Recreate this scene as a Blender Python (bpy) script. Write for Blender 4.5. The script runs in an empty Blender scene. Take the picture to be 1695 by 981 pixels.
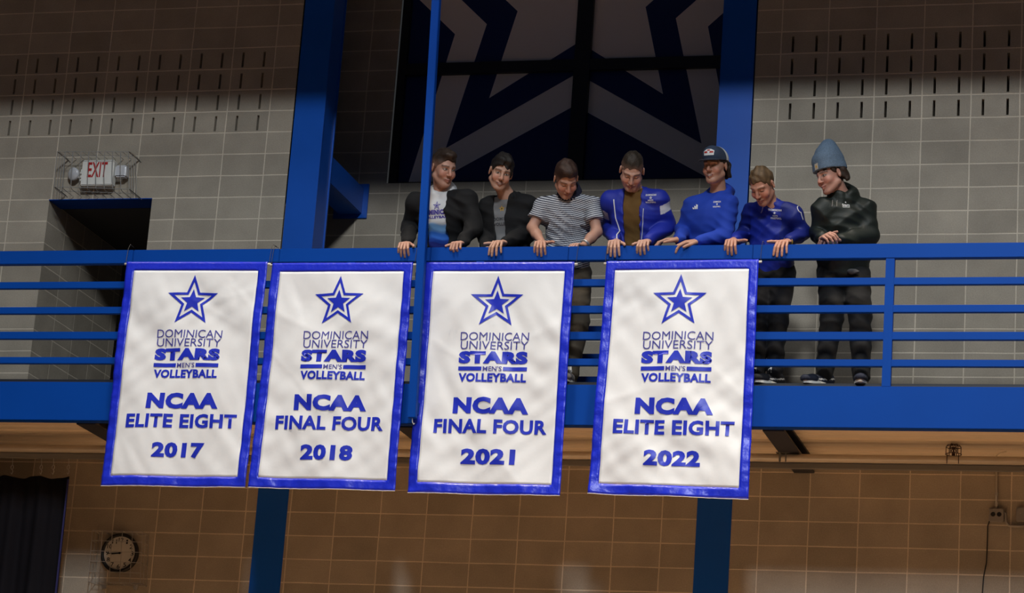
import bpy, bmesh, math, random
import numpy as np
from mathutils import Matrix, Vector
from mathutils.bvhtree import BVHTree
random.seed(4)
S = bpy.context.scene
COL = S.collection

# ------------------------------------------------------------------ camera
ZO = 9.3                                     # height of the wall's reference course above the gym floor
F_PX = 4508.46
CAM = np.array([3.97559584, -21.64602132, -7.75014506 + ZO])
YAW, PITCH, ROLL = -0.27932197, 0.26904487, 0.0726676
fw = np.array([math.sin(YAW)*math.cos(PITCH), math.cos(YAW)*math.cos(PITCH), math.sin(PITCH)])
r0 = np.cross(fw, [0, 0, 1]); r0 /= np.linalg.norm(r0)
u0 = np.cross(r0, fw)
rt = r0*math.cos(ROLL) + u0*math.sin(ROLL)
up = -r0*math.sin(ROLL) + u0*math.cos(ROLL)

def at(x, y, Y):
    """the real point at depth Y seen at pixel x, y of the photograph (1695 x 981)"""
    d = fw + rt*(x-847.5)/F_PX - up*(y-490.5)/F_PX
    return CAM + d*(Y-CAM[1])/d[1]

cd = bpy.data.cameras.new('camera'); co = bpy.data.objects.new('camera', cd); COL.objects.link(co)
cd.sensor_width = 36; cd.lens = F_PX*36/1695; cd.clip_end = 200
co.matrix_world = Matrix(((rt[0], up[0], -fw[0], CAM[0]), (rt[1], up[1], -fw[1], CAM[1]), (rt[2], up[2], -fw[2], CAM[2]), (0, 0, 0, 1)))
S.camera = co

# ------------------------------------------------------------------ light and exposure
S.view_settings.view_transform = 'Standard'; S.view_settings.look = 'None'
S.view_settings.gamma = 1; S.view_settings.use_curve_mapping = False
S.view_settings.exposure = 0.0
w = bpy.data.worlds.new('world'); S.world = w; w.use_nodes = True
w.node_tree.nodes['Background'].inputs[0].default_value = (.9, .95, 1, 1)
w.node_tree.nodes['Background'].inputs[1].default_value = .03

def area(name, loc, target, size, power, color, spread=180):
    l = bpy.data.lights.new(name, 'AREA'); l.shape = 'DISK'; l.size = size; l.energy = power; l.color = color
    l.spread = math.radians(spread)
    o = bpy.data.objects.new(name, l); COL.objects.link(o); o.location = loc
    o.rotation_euler = (Vector(target)-Vector(loc)).to_track_quat('-Z', 'Y').to_euler()
    return o
KEYC = (.88, .95, 1)
area('ceiling_lamp', (4.5, -26, 9.5+ZO), (0, 0, -2+ZO), 1.8, 1500, KEYC)
area('ceiling_lamp', (1.6, -18, 7.0+ZO), (0, 0, -2+ZO), 1.5, 720, KEYC)
for fx in (-5.5, -1.5, 2.5): area('ceiling_lamp', (fx+1, -7, 4+ZO), (fx, -1, -2+ZO), .9, 46, KEYC)
for fx in (-7.5, -3, 2, 7.5):
    for fy in (-4.5, -12):
        area('ceiling_downlight', (fx, fy, 5+ZO), (fx, fy, 0), 1.2, (290+23*fx) if fy > -6 else 130, (1, .86, .70), 70)

# ------------------------------------------------------------------ helpers
def link(name, me, mat, parent=None):
    o = bpy.data.objects.new(name, me); COL.objects.link(o)
    if mat is not None: me.materials.append(mat)
    if parent is not None: o.parent = parent
    return o

def tag(o, label=None, cat=None, group=None, kind=None):
    if label: o['label'] = label
    if cat: o['category'] = cat
    if group: o['group'] = group
    if kind: o['kind'] = kind
    return o

def empty(name, loc, label, cat, group=None, kind=None):
    o = bpy.data.objects.new(name, None); COL.objects.link(o); o.location = Vector(loc); o.empty_display_size = .1
    return tag(o, label, cat, group, kind)

class MB:
    def __init__(s, base=(0, 0, 0)): s.v = []; s.f = []; s.b = np.array(base, float); s.sm = False
    def add(s, vs, fs):
        n = len(s.v); s.v += [tuple(np.asarray(p, float)-s.b) for p in vs]; s.f += [tuple(i+n for i in f) for f in fs]; return s
    def box(s, x0, x1, y0, y1, z0, z1):
        return s.add([(x0,y0,z0),(x1,y0,z0),(x1,y1,z0),(x0,y1,z0),(x0,y0,z1),(x1,y0,z1),(x1,y1,z1),(x0,y1,z1)],
                     [(0,3,2,1),(4,5,6,7),(0,1,5,4),(1,2,6,5),(2,3,7,6),(3,0,4,7)])
    def tube(s, pts, r, n=8, caps=True):
        pts = [np.asarray(p, float) for p in pts]; m = len(pts); vs = []; fs = []
        ref = None
        for i, p in enumerate(pts):
            t = pts[min(i+1, m-1)]-pts[max(i-1, 0)]; t = t/np.linalg.norm(t)
            if ref is None:
                ref = np.cross(t, [0, 0, 1] if abs(t[2]) < .9 else [1, 0, 0])
            ref = ref-t*(ref@t); ref /= np.linalg.norm(ref); b = np.cross(t, ref)
            rr = r[i] if hasattr(r, '__len__') else r
            for k in range(n):
                a = 2*math.pi*(k+.5)/n; vs.append(p+rr*(math.cos(a)*ref+math.sin(a)*b))
        for i in range(m-1):
            for k in range(n):
                k2 = (k+1) % n; fs.append((i*n+k, i*n+k2, (i+1)*n+k2, (i+1)*n+k))
        if caps: fs += [tuple(range(n-1, -1, -1)), tuple((m-1)*n+k for k in range(n))]
        return s.add(vs, fs)
    def lathe(s, c, axis, prof, n=32, ref=(0, 0, 1)):
        """prof: (distance along axis, radius)"""
        c = np.asarray(c, float); a = np.asarray(axis, float); a /= np.linalg.norm(a)
        if abs(a[2]) > .99: ref = (0, 1, 0)
        e = np.cross(a, ref); e /= np.linalg.norm(e); g = np.cross(a, e); vs = []; fs = []
        for d, r in prof:
            for k in range(n):
                q = 2*math.pi*k/n; vs.append(c+a*d+max(r, 1e-4)*(math.cos(q)*e+math.sin(q)*g))
        for i in range(len(prof)-1):
            for k in range(n):
                k2 = (k+1) % n; fs.append((i*n+k, i*n+k2, (i+1)*n+k2, (i+1)*n+k))
        fs += [tuple(range(n-1, -1, -1)), tuple((len(prof)-1)*n+k for k in range(n))]
        return s.add(vs, fs)
    def build(s, name, mat, parent=None, bevel=0, smooth=False):
        me = bpy.data.meshes.new(name); me.from_pydata(s.v, [], s.f)
        bm = bmesh.new(); bm.from_mesh(me); bmesh.ops.recalc_face_normals(bm, faces=bm.faces)
        if bevel: bmesh.ops.bevel(bm, geom=bm.edges[:], offset=bevel, segments=2, affect='EDGES', clamp_overlap=True)
        bm.to_mesh(me); bm.free()
        if smooth: me.polygons.foreach_set('use_smooth', [True]*len(me.polygons))
        return link(name, me, mat, parent)

# ------------------------------------------------------------------ materials
def mat(name, color, rough=.5, metal=0, spec=.5, noise=0, nscale=8, bump=0, bscale=60, coat=0, sheen=0):
    m = bpy.data.materials.new(name); m.use_nodes = True; nt = m.node_tree; b = nt.nodes['Principled BSDF']
    b.inputs['Base Color'].default_value = (*color, 1); b.inputs['Roughness'].default_value = rough
    b.inputs['Metallic'].default_value = metal; b.inputs['Specular IOR Level'].default_value = spec
    b.inputs['Coat Weight'].default_value = coat; b.inputs['Sheen Weight'].default_value = sheen
    tc = nt.nodes.new('ShaderNodeTexCoord')
    if noise:
        n = nt.nodes.new('ShaderNodeTexNoise'); n.inputs['Scale'].default_value = nscale; n.inputs['Detail'].default_value = 5
        r = nt.nodes.new('ShaderNodeMix'); r.data_type = 'RGBA'
        r.inputs['A'].default_value = (*[c*(1-noise) for c in color], 1); r.inputs['B'].default_value = (*[min(1, c*(1+noise)) for c in color], 1)
        nt.links.new(tc.outputs['Object'], n.inputs['Vector']); nt.links.new(n.outputs['Fac'], r.inputs['Factor']); nt.links.new(r.outputs['Result'], b.inputs['Base Color'])
    if bump:
        n = nt.nodes.new('ShaderNodeTexNoise'); n.inputs['Scale'].default_value = bscale; n.inputs['Detail'].default_value = 4
        bp = nt.nodes.new('ShaderNodeBump'); bp.inputs['Strength'].default_value = bump; bp.inputs['Distance'].default_value = .01
        nt.links.new(tc.outputs['Object'], n.inputs['Vector']); nt.links.new(n.outputs['Fac'], bp.inputs['Height']); nt.links.new(bp.outputs['Normal'], b.inputs['Normal'])
    return m

def block_mat(name, base, xoff, axis='X', shift=0.0):
    m = bpy.data.materials.new(name); m.use_nodes = True; nt = m.node_tree; N = nt.nodes; L = nt.links; b = N['Principled BSDF']
    b.inputs['Roughness'].default_value = .75; b.inputs['Specular IOR Level'].default_value = .25
    tc = N.new('ShaderNodeTexCoord'); sp = N.new('ShaderNodeSeparateXYZ'); L.new(tc.outputs['Object'], sp.inputs[0])
    # joints wander a little
    wn = N.new('ShaderNodeTexNoise'); wn.inputs['Scale'].default_value = 2.2; wn.inputs['Detail'].default_value = 4; L.new(tc.outputs['Object'], wn.inputs['Vector'])
    wsub = N.new('ShaderNodeVectorMath'); wsub.operation = 'SUBTRACT'; L.new(wn.outputs['Color'], wsub.inputs[0]); wsub.inputs[1].default_value = (.5, .5, .5)
    wsc = N.new('ShaderNodeVectorMath'); wsc.operation = 'SCALE'; L.new(wsub.outputs[0], wsc.inputs[0]); wsc.inputs['Scale'].default_value = .012
    cb = N.new('ShaderNodeCombineXYZ')
    ax = N.new('ShaderNodeMath'); ax.operation = 'SUBTRACT'; L.new(sp.outputs[axis], ax.inputs[0]); ax.inputs[1].default_value = xoff
    az = N.new('ShaderNodeMath'); az.operation = 'SUBTRACT'; L.new(sp.outputs['Z'], az.inputs[0]); az.inputs[1].default_value = ZO+shift
    L.new(ax.outputs[0], cb.inputs['X']); L.new(az.outputs[0], cb.inputs['Y'])
    ad = N.new('ShaderNodeVectorMath'); ad.operation = 'ADD'; L.new(cb.outputs[0], ad.inputs[0]); L.new(wsc.outputs[0], ad.inputs[1])
    br = N.new('ShaderNodeTexBrick'); br.offset = 0; br.squash = 1; L.new(ad.outputs[0], br.inputs['Vector'])
    br.inputs['Scale'].default_value = 1; br.inputs['Brick Width'].default_value = .4064; br.inputs['Row Height'].default_value = .2032
    br.inputs['Mortar Size'].default_value = .0065; br.inputs['Mortar Smooth'].default_value = .35; br.inputs['Bias'].default_value = 0
    br.inputs['Color1'].default_value = (*[c*.9 for c in base], 1); br.inputs['Color2'].default_value = (*[c*1.1 for c in base], 1)
    br.inputs['Mortar'].default_value = (*[min(1, c*1.75) for c in base], 1)
    n1 = N.new('ShaderNodeTexNoise'); n1.inputs['Scale'].default_value = 3; n1.inputs['Detail'].default_value = 6; L.new(tc.outputs['Object'], n1.inputs['Vector'])
    n2 = N.new('ShaderNodeTexNoise'); n2.inputs['Scale'].default_value = 90; n2.inputs['Detail'].default_value = 4; L.new(tc.outputs['Object'], n2.inputs['Vector'])
    mr = N.new('ShaderNodeMapRange'); mr.inputs['To Min'].default_value = .72; mr.inputs['To Max'].default_value = 1.28; L.new(n1.outputs['Fac'], mr.inputs['Value'])
    mr2 = N.new('ShaderNodeMapRange'); mr2.inputs['To Min'].default_value = .8; mr2.inputs['To Max'].default_value = 1.2; L.new(n2.outputs['Fac'], mr2.inputs['Value'])
    mu = N.new('ShaderNodeMath'); mu.operation = 'MULTIPLY'; L.new(mr.outputs[0], mu.inputs[0]); L.new(mr2.outputs[0], mu.inputs[1])
    mx = N.new('ShaderNodeVectorMath'); mx.operation = 'SCALE'; L.new(br.outputs['Color'], mx.inputs[0]); L.new(mu.outputs[0], mx.inputs['Scale'])
    L.new(mx.outputs[0], b.inputs['Base Color'])
    h = N.new('ShaderNodeMath'); h.operation = 'MULTIPLY_ADD'; L.new(br.outputs['Fac'], h.inputs[0]); h.inputs[1].default_value = -1.0; 
    hn = N.new('ShaderNodeMath'); hn.operation = 'MULTIPLY'; L.new(n2.outputs['Fac'], hn.inputs[0]); hn.inputs[1].default_value = .25
    L.new(hn.outputs[0], h.inputs[2])
    bp = N.new('ShaderNodeBump'); bp.inputs['Strength'].default_value = .5; bp.inputs['Distance'].default_value = .006
    L.new(h.outputs[0], bp.inputs['Height']); L.new(bp.outputs[0], b.inputs['Normal'])
    return m

BLOCK = (.365, .316, .252)
M_wl = block_mat('block_left', BLOCK, -7.0556)
M_wr = block_mat('block_right', BLOCK, 0)
M_wc = block_mat('block_corridor', BLOCK, 0.0, 'Y')
M_rec = block_mat('block_recess', BLOCK, -.11, 'X', .04)
M_blue = mat('blue_paint', (.0004, .048, .31), .5, 0, .10, .08, 2.5)
M_colblue = mat('column_blue_paint', (.008, .095, .50), .34, 0, .32, .12, 3)
M_black = mat('black_paint', (.012, .011, .011), .5)
M_navy = mat('navy_film', (.007, .017, .11), .4)
M_grey = mat('grey_film', (.88, .80, .75), .5)
M_deck = mat('cream_deck', (.78, .66, .50), .5, 0, .4, .03, 2)
M_pipe = mat('cream_pipe', (.66, .56, .43), .45, 0, .4, .1, 5)
M_track = mat('galvanised_track', (.22, .21, .19), .5, .3)
M_dark = mat('dark_steel', (.016, .018, .028), .5)
M_wire = mat('wire', (.55, .53, .5), .35, .6)
M_dwire = mat('dark_wire', (.12, .11, .10), .4, .6)
M_white = mat('white_plastic', (.78, .76, .7), .4)
M_red = mat('sign_red', (.45, .02, .02), .5)
M_conc = mat('concrete', (.32, .30, .28), .8, 0, .3, .15, 3, .2)
M_wood = mat('court_wood', (.42, .265, .15), .9, 0, 0, .15, 1.5)
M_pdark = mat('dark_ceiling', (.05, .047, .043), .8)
M_caulk = mat('caulk', (.42, .39, .33), .7)

# ------------------------------------------------------------------ setting
ROW = .2032; BW = .4064
FZ = -2.682+ZO            # balcony floor
FY = -1.6                 # front of the balcony
XL, XR = -9.5, 5.0

def wall_face(mb, x0, x1, z0, z1, holes, y=0.0):
    """front sheet of a wall with rectangular pockets; holes = (xa, xb, za, zb, depth), depth None = open"""
    xs = sorted({x0, x1} | {v for h in holes for v in h[:2]}); zs = sorted({z0, z1} | {v for h in holes for v in h[2:4]})
    xs = [x for x in xs if x0 <= x <= x1]; zs = [z for z in zs if z0 <= z <= z1]
    vi = {}
    vs = []; fs = []
    def V(x, yy, z):
        k = (round(x, 5), round(yy, 5), round(z, 5))
        if k not in vi: vi[k] = len(vs); vs.append((x, yy, z))
        return vi[k]
    for i in range(len(xs)-1):
        for j in range(len(zs)-1):
            cx, cz = (xs[i]+xs[i+1])/2, (zs[j]+zs[j+1])/2
            if any(h[0] < cx < h[1] and h[2] < cz < h[3] for h in holes): continue
            fs.append((V(xs[i], y, zs[j]), V(xs[i+1], y, zs[j]), V(xs[i+1], y, zs[j+1]), V(xs[i], y, zs[j+1])))
    for xa, xb, za, zb, d in holes:
        if d is None: continue
        a = [V(xa, y, za), V(xb, y, za), V(xb, y, zb), V(xa, y, zb)]; b = [V(xa, y+d, za), V(xb, y+d, za), V(xb, y+d, zb), V(xa, y+d, zb)]
        fs += [(a[0], a[1], b[1], b[0]), (a[1], a[2], b[2], b[1]), (a[2], a[3], b[3], b[2]), (a[3], a[0], b[0], b[3]), (b[0], b[1], b[2], b[3])]
    mb.add(vs, fs)

def build_sheet(mb, name, m, kind='structure'):
    me = bpy.data.meshes.new(name); me.from_pydata(mb.v, [], mb.f)
    bm = bmesh.new(); bm.from_mesh(me); bmesh.ops.remove_doubles(bm, verts=bm.verts, dist=1e-5); bm.to_mesh(me); bm.free()
    o = link(name, me, m); o['kind'] = kind; return o

def slots(x_first, n, row0):
    out = []
    for r in range(4):
        zb = ZO+(row0+r)*ROW
        for k in range(n):
            xc = x_first+k*BW/2
            out.append((xc-.0105, xc+.0105, zb+.016, zb+.160, .2))
    return out
LO = -7.0556
DX0, DX1, DZ = -6.67, -5.66, -.609+ZO
TOPZ = 4.2+ZO
CLX0, CLX1 = -4.375, -4.092       # left steel column
CRX0, CRX1 = -.520, -.228         # right steel column
mb = MB()
wall_face(mb, XL, CLX0-.012, FZ-.2, TOPZ, slots(LO-.25*BW, 13, 0)+[(DX0, DX1, FZ-.2, DZ, None)])
mb.box(DX0-.3, DX0, .001, 1.75, FZ-.2, DZ)       # reveal of the doorway, thick side walls
mb.box(DX1, DX1+.3, .001, 1.75, FZ-.2, DZ)
mb.box(XL, CLX0-.012, .25, .3, DZ+.02, TOPZ); mb.box(XL, DX0-.02, .25, .3, FZ-.2, TOPZ); mb.box(DX1+.02, CLX0-.012, .25, .3, FZ-.2, TOPZ)
o = build_sheet(mb, 'wall_left', M_wl); tag(o, 'upper grey block wall with dark vertical slots and exit doorway left of the columns', 'wall')
o.data.materials.append(M_wc)
for p in o.data.polygons:
    if abs(p.normal.x) > .9 and p.area > .5: p.material_index = 1
mb = MB()
wall_face(mb, CRX1+.012, XR, FZ-.2, TOPZ, slots(.25*BW, 12+8, 0))
mb.box(CRX1+.012, XR, .25, .3, FZ-.2, TOPZ)
tag(build_sheet(mb, 'wall_right', M_wr), 'upper grey block wall with dark vertical slots right of the columns', 'wall')
mb = MB(); mb.box(XL, XR, 0, .3, 0, FZ-.2)
tag(build_sheet(mb, 'wall_lower', M_wr), 'block wall below the balcony', 'wall')
# passage behind the doorway
mb = MB(); mb.box(-9.2, -5.0, 2.9, 3.0, FZ-.2, DZ+.4)
tag(build_sheet(mb, 'wall_passage', M_wr), 'block wall at the end of the passage behind the exit doorway', 'wall')
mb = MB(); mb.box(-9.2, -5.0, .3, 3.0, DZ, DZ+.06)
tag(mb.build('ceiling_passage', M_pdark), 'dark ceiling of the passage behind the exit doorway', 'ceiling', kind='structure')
mb = MB(); mb.box(DX0, DX1, -.004, .26, DZ-.008, DZ)
tag(mb.build('trim_1', M_blue), 'blue steel lintel over the exit doorway', 'lintel', kind='structure')

# recessed bay between the columns
RY = 1.3
WX0, WX1 = at(640, 303, RY)[0]+.0, at(1203, 295, RY)[0]+.25
WZ0, WZ1 = at(850, 300, RY)[2], 3.4+ZO
RX0, RX1 = -4.75, .2
mb = MB(); wall_face(mb, RX0, RX1, FZ-.2, TOPZ, [(WX0, WX1, WZ0, WZ1, None)], RY)
mb.box(RX0-.1, RX0, .3, RY, FZ-.2, TOPZ); mb.box(RX1, RX1+.1, .3, RY, FZ-.2, TOPZ)
tag(build_sheet(mb, 'wall_recess', M_rec), 'recessed block wall under the big star window between the columns', 'wall')
mb = MB(); mb.box(RX0-.1, RX1+.1, 0.0, RY+.6, TOPZ-.1, TOPZ)
tag(mb.build('ceiling', M_conc), 'ceiling of the recessed bay', 'ceiling', kind='structure')

def beam_i(name, x0, x1, y0, y1, z0, z1, m, t=.02):
    mb = MB(); mb.box(x0, x1, y0, y0+t, z0, z1); mb.box(x0, x1, y1-t, y1, z0, z1)
    c = (x0+x1)/2; mb.box(c-t/2, c+t/2, y0+t, y1-t, z0, z1); return mb.build(name, m)
def column(x0, x1, label):
    c = empty('steel_column', ((x0+x1)/2, .16, 0), label, 'column', 'blue steel columns')
    base = np.array(c.location)
    mb = MB(base); mb.box(x0, x1, -.004, .02, .012, TOPZ-.1); mb.build('flange', M_colblue, c, .003)
    mb = MB(base); mb.box(x0, x1, .30, .32, .012, TOPZ-.1); mb.build('flange', M_colblue, c, .003)
    mb = MB(base); mb.box(x1-.03, x1-.012, .02, .30, .012, TOPZ-.1); mb.build('web', M_colblue, c)
    mb = MB(base); mb.box(x0-.08, x1+.08, -.06, .38, 0, .02); mb.build('base_plate', M_colblue, c, .003)
    return c
column(CLX0, CLX1, 'blue steel column left of the star window, tied back to the wall by a stub beam')
column(CRX0, CRX1, 'blue steel column right of the star window, behind the man in a cap')
# stub tie beam behind the left column
tb = empty('tie_beam', (CLX1-.12, .32, -.12+ZO), 'short dark blue beam running back from the left column to the recessed wall', 'beam')
base = np.array(tb.location)
zt, zb_ = -.115+ZO, -.37+ZO
mb = MB(base); mb.box(CLX1-.25, CLX1-.02, .321, RY-.01, zb_, zt); mb.build('beam_body', M_colblue, tb, .006)
mb = MB(base); mb.box(CLX1-.30, CLX1+.03, RY-.02, RY, zb_-.04, zt+.04); mb.build('end_plate', M_colblue, tb, .003)

# star window
win = empty('window_1', (at(950, 300, RY)[0], RY, WZ0), 'tall dark window with a big grey and navy star behind the people', 'window', kind='structure')
base = np.array(win.location)
GY = RY+.10
mb = MB(base); mb.box(WX0+.005, WX1-.005, GY, GY+.012, WZ0+.005, WZ1-.005); glass = mb.build('pane', M_navy, win)
def zx(X, Y): p = at(470+X/2.11875, Y/2.11875, GY); return np.array([p[0], p[2]])
ctr_x = (zx(820, 40)[0]+zx(1268, 40)[0])/2
notch = [zx(820, 40), zx(712, 85), zx(600, 120)]
tip = [zx(720, 345), zx(568, 520), zx(418, 700)]
cro = [zx(1036, 148), zx(1036, 258), zx(1036, 370)]
def star_poly(i):
    n, t, c = notch[i], tip[i], cro[i]
    m = lambda p: np.array([2*ctr_x-p[0], p[1]])
    # upper half of the star, above the picture: arms and top point in the proportions of the lower half
    hgt = (n[1]-t[1])
    arm = np.array([n[0]-.95, n[1]+.9]); un = np.array([n[0]+(ctr_x-n[0])*.5, n[1]+.9]); top = np.array([ctr_x, n[1]+hgt*2.5])
    return [np.array([ctr_x, c[1]]), t, n, arm, un, top, m(un), m(arm), m(n), m(t)]
def flat_poly(name, poly, y, m, clip):
    bm = bmesh.new(); vs = [bm.verts.new((p[0], y, p[1])) for p in poly]; hub = bm.verts.new((poly[0][0], y, poly[2][1]+.05))
    for k in range(len(vs)): bm.faces.new((hub, vs[k], vs[(k+1) % len(vs)]))
    for co_, no in (((clip[0], 0, 0), (-1, 0, 0)), ((clip[1], 0, 0), (1, 0, 0)), ((0, 0, clip[2]), (0, 0, -1)), ((0, 0, clip[3]), (0, 0, 1))):
        bmesh.ops.bisect_plane(bm, geom=bm.verts[:]+bm.edges[:]+bm.faces[:], plane_co=co_, plane_no=no, clear_outer=True)
    bmesh.ops.translate(bm, verts=bm.verts, vec=Vector(-base))
    me = bpy.data.meshes.new(name); bm.to_mesh(me); bm.free()
    o = link(name, me, m, win); return o
clip = (WX0+.03, WX1-.03, WZ0+.03, WZ1-.03)
gl = flat_poly('star_film', star_poly(2), GY-.002, M_grey, clip); gl['label'] = 'wide grey star outline'
gl = flat_poly('star_film', star_poly(1), GY-.004, M_navy, clip); gl['label'] = 'navy star band'
gl = flat_poly('star_film', star_poly(0), GY-.006, M_grey, clip); gl['label'] = 'grey inner star'
mb = MB(base)
vx = at(958, 150, RY)[0]; hz = at(958, 104, RY)[2]
for a in ((WX0, WX0+.075, WZ0, WZ1), (WX1-.075, WX1, WZ0, WZ1), (vx-.075, vx+.075, WZ0, WZ1)): mb.box(a[0], a[1], RY+.04, GY+.03, a[2], a[3])
for z in (WZ0+.012, hz, hz+1.65): mb.box(WX0, WX1, RY+.045, GY+.03, z-(.055 if z > WZ0+.1 else .012), z+(.055 if z > WZ0+.1 else .012))
mb.build('window_frame', M_black, win)

# balcony: slab, deck soffit, front channel
mb = MB(); mb.box(XL, XR, FY+.065, -.002, -2.90+ZO, FZ); mb.box(XL, XR, -.002, RY, FZ-.12, FZ-.001); mb.box(-9.2, -5, .0, 3, FZ-.12, FZ-.001)
tag(mb.build('balcony_floor', M_conc), 'concrete balcony floor slab the people stand on', 'floor', kind='structure')
mb = MB(); prof = []
y = FY+.03; k = 0
while y < -.03:
    prof += [(y, -2.905), (y+.02, -2.945), (y+.115, -2.945), (y+.135, -2.905)]; y += .155
vs = [(x, p[0], p[1]+ZO) for p in prof for x in (XL, XR)]
mb.add(vs, [(2*i, 2*i+1, 2*i+3, 2*i+2) for i in range(len(prof)-1)])
tag(mb.build('ceiling_soffit', M_deck), 'cream ribbed metal deck on the underside of the balcony', 'ceiling', kind='structure')
mb = MB(); mb.box(XL, XR, FY, FY+.018, -3.042+ZO, -2.718+ZO); mb.box(XL, XR, FY+.018, FY+.10, -3.042+ZO, -3.024+ZO); mb.box(XL, XR, FY+.018, FY+.06, -2.735+ZO, -2.719+ZO)
tag(mb.build('balcony_beam', M_blue, None, .003), 'blue steel channel along the balcony edge', 'beam', kind='structure')
mb = MB(); mb.box(XL, XR, -16, -.002, -.1, 0)
tag(mb.build('floor', M_wood), 'wooden gym floor far below the balcony', 'floor', kind='structure')
mb = MB(); mb.box(XL, XR, FY+.061, FY+.0645, -2.719+ZO, FZ); mb.box(XL, XR, FY+.02, FY+.061, -2.7187+ZO, -2.712+ZO)
tag(mb.build('trim_2', M_dark), 'dark steel edge strip of the balcony floor', 'trim', kind='structure')
# roof girder of the gym hall, above the picture
mb = MB(); gy = -2.5
for z0 in (1.22, 3.2): mb.box(XL-3, XR+6, gy-.12, gy+.12, z0+ZO, z0+.10+ZO)
mb.box(XL-3, XR+6, gy-.02, gy+.02, 1.27+ZO, 3.25+ZO)
tag(mb.build('roof_beam', M_colblue), 'blue roof girder crossing the hall above the balcony', 'beam', kind='structure')

# ------------------------------------------------------------------ balcony railing
rail = empty('balcony_railing', (-2, FY+.03, FZ), 'blue steel balcony railing with four lower bars', 'railing')
base = np.array(rail.location)
seams = [XL]+[at(px, 418, FY)[0] for px in (221, 463, 675, 713, 941, 1009, 1246)]+[XR]
RT = -1.586+ZO; RB = -1.703+ZO
for a, b in zip(seams[:-1], seams[1:]):
    mb = MB(base); mb.box(a+.0015, b-.0015, FY, FY+.06, RB, RT); mb.build('top_rail', M_blue, rail, .004)
for z0, z1 in ((-1.914, -1.856), (-2.133, -2.074), (-2.350, -2.287), (-2.560, -2.505)):
    mb = MB(base); mb.box(XL, XR, FY+.008, FY+.05, z0+ZO, z1+ZO); mb.build('bar', M_blue, rail, .003)
px_ = [-6.6-1.09, 1.218, .120, -.97, -2.06, -3.15, -4.24, 2.31, 3.4]
for x in px_:
    if -8 < x < -4.6: continue
    mb = MB(base); mb.box(x-.034, x+.034, FY+.002, FY+.056, -2.7195+ZO, RB); mb.build('post', M_blue, rail, .003)

# tall thin pole on the front of the balcony
pt, pb = at(722.5, 0, -1.76), at(682.5, 692, -1.76)
pt = pt+(pt-pb)*.25
pl = empty('pole', pb, 'slim blue square pole rising past the first man in front of the railing', 'pole')
base = np.array(pb)
mb = MB(base); d = (pt-pb)
hw = .033
vs = [pb+np.array([sx*hw, sy*.03, 0]) for sx, sy in ((-1,-1),(1,-1),(1,1),(-1,1))]+[pt+np.array([sx*hw, sy*.03, 0]) for sx, sy in ((-1,-1),(1,-1),(1,1),(-1,1))]
mb.add(vs, [(3,2,1,0),(4,5,6,7),(0,1,5,4),(1,2,6,5),(2,3,7,6),(3,0,4,7)]); mb.build('pole_tube', M_blue, pl, .004)
mb = MB(base); xq = pb[0]
mb.box(xq-.028, xq+.028, FY-.128, FY+.0, pb[2]+.04, pb[2]+.14); mb.build('bracket', M_blue, pl, .003)
mb = MB(base); mb.tube([pb+np.array([0, 0, .0]), pb+np.array([.004, -.004, -.03]), pb+np.array([.016, .0, -.05]), pb+np.array([.02, .004, -.038])], .0035, 6); mb.build('cord_end', M_white, pl)

# bracket beams under the balcony
def bracket(x, label):
    c = empty('bracket_beam', (x, -.8, -3.05+ZO), label, 'beam', 'cantilever beams under the balcony'); b = np.array(c.location)
    mb = MB(b); mb.box(x-.085, x+.085, FY+.10, -.003, -3.052+ZO, -3.034+ZO); mb.build('flange', M_dark, c, .002)
    mb = MB(b); mb.box(x-.012, x+.012, FY+.10, -.003, -3.034+ZO, -2.95+ZO); mb.build('web', M_dark, c)
    mb = MB(b); mb.box(x+.012, x+.085, FY+.102, -.003, -2.962+ZO, -2.947+ZO); mb.box(x-.085, x-.012, FY+.102, -.003, -2.962+ZO, -2.947+ZO); mb.build('flange', M_dark, c)
    return c
bracket(.355, 'dark beam under the balcony beside the rightmost banner')
bracket(-5.36, 'dark beam under the balcony mostly behind the leftmost banner')
bracket(-2.6, 'dark beam under the balcony behind the middle banners')

# sprinkler pipe, curtain track
PY = -.72
sp = empty('sprinkler_pipe', (1.5, PY, -3.1+ZO), 'cream painted sprinkler pipe running under the balcony deck', 'pipe')
b = np.array(sp.location)
mb = MB(b); mb.tube([(XL, PY, -3.092+ZO), (XR, PY, -3.092+ZO)], .038, 16); mb.build('pipe_run', M_pipe, sp, 0, True)
hx = at(1297, 750, PY)[0]
mb = MB(b); mb.tube([(hx-.045, PY, -3.09+ZO), (hx-.045, PY, -3.052+ZO)], .006, 6); mb.tube([(hx+.045, PY, -3.09+ZO), (hx+.045, PY, -3.052+ZO)], .006, 6)
mb.box(hx-.055, hx+.055, PY-.045, PY+.045, -3.053+ZO, -3.0465+ZO); mb.tube([(hx-.02, PY-.05, -3.0+ZO), (hx-.02, PY-.05, -3.13+ZO)], .008, 6); mb.tube([(hx+.028, PY-.05, -2.99+ZO), (hx+.028, PY-.05, -3.13+ZO)], .005, 6)
mb.build('hanger', M_track, sp)
tk = empty('curtain_track', (-4, -.70, -3.15+ZO), 'grey steel curtain track hanging below the sprinkler pipe', 'track'); b = np.array(tk.location)
mb = MB(b); mb.box(XL, XR, -.745, -.70, -3.172+ZO, -3.132+ZO); mb.box(XL, XR, -.70, -.66, -3.137+ZO, -3.131+ZO); mb.build('track_rail', M_track, tk)
sx_ = at(1578, 760, PY)[0]
sk = empty('sprinkler', (sx_, PY, -3.054+ZO), 'upright sprinkler head inside a dark wire cage on the pipe', 'sprinkler'); b = np.array(sk.location)
M_rust = mat('rusty_wire', (.06, .025, .018), .6, .3)
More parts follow.
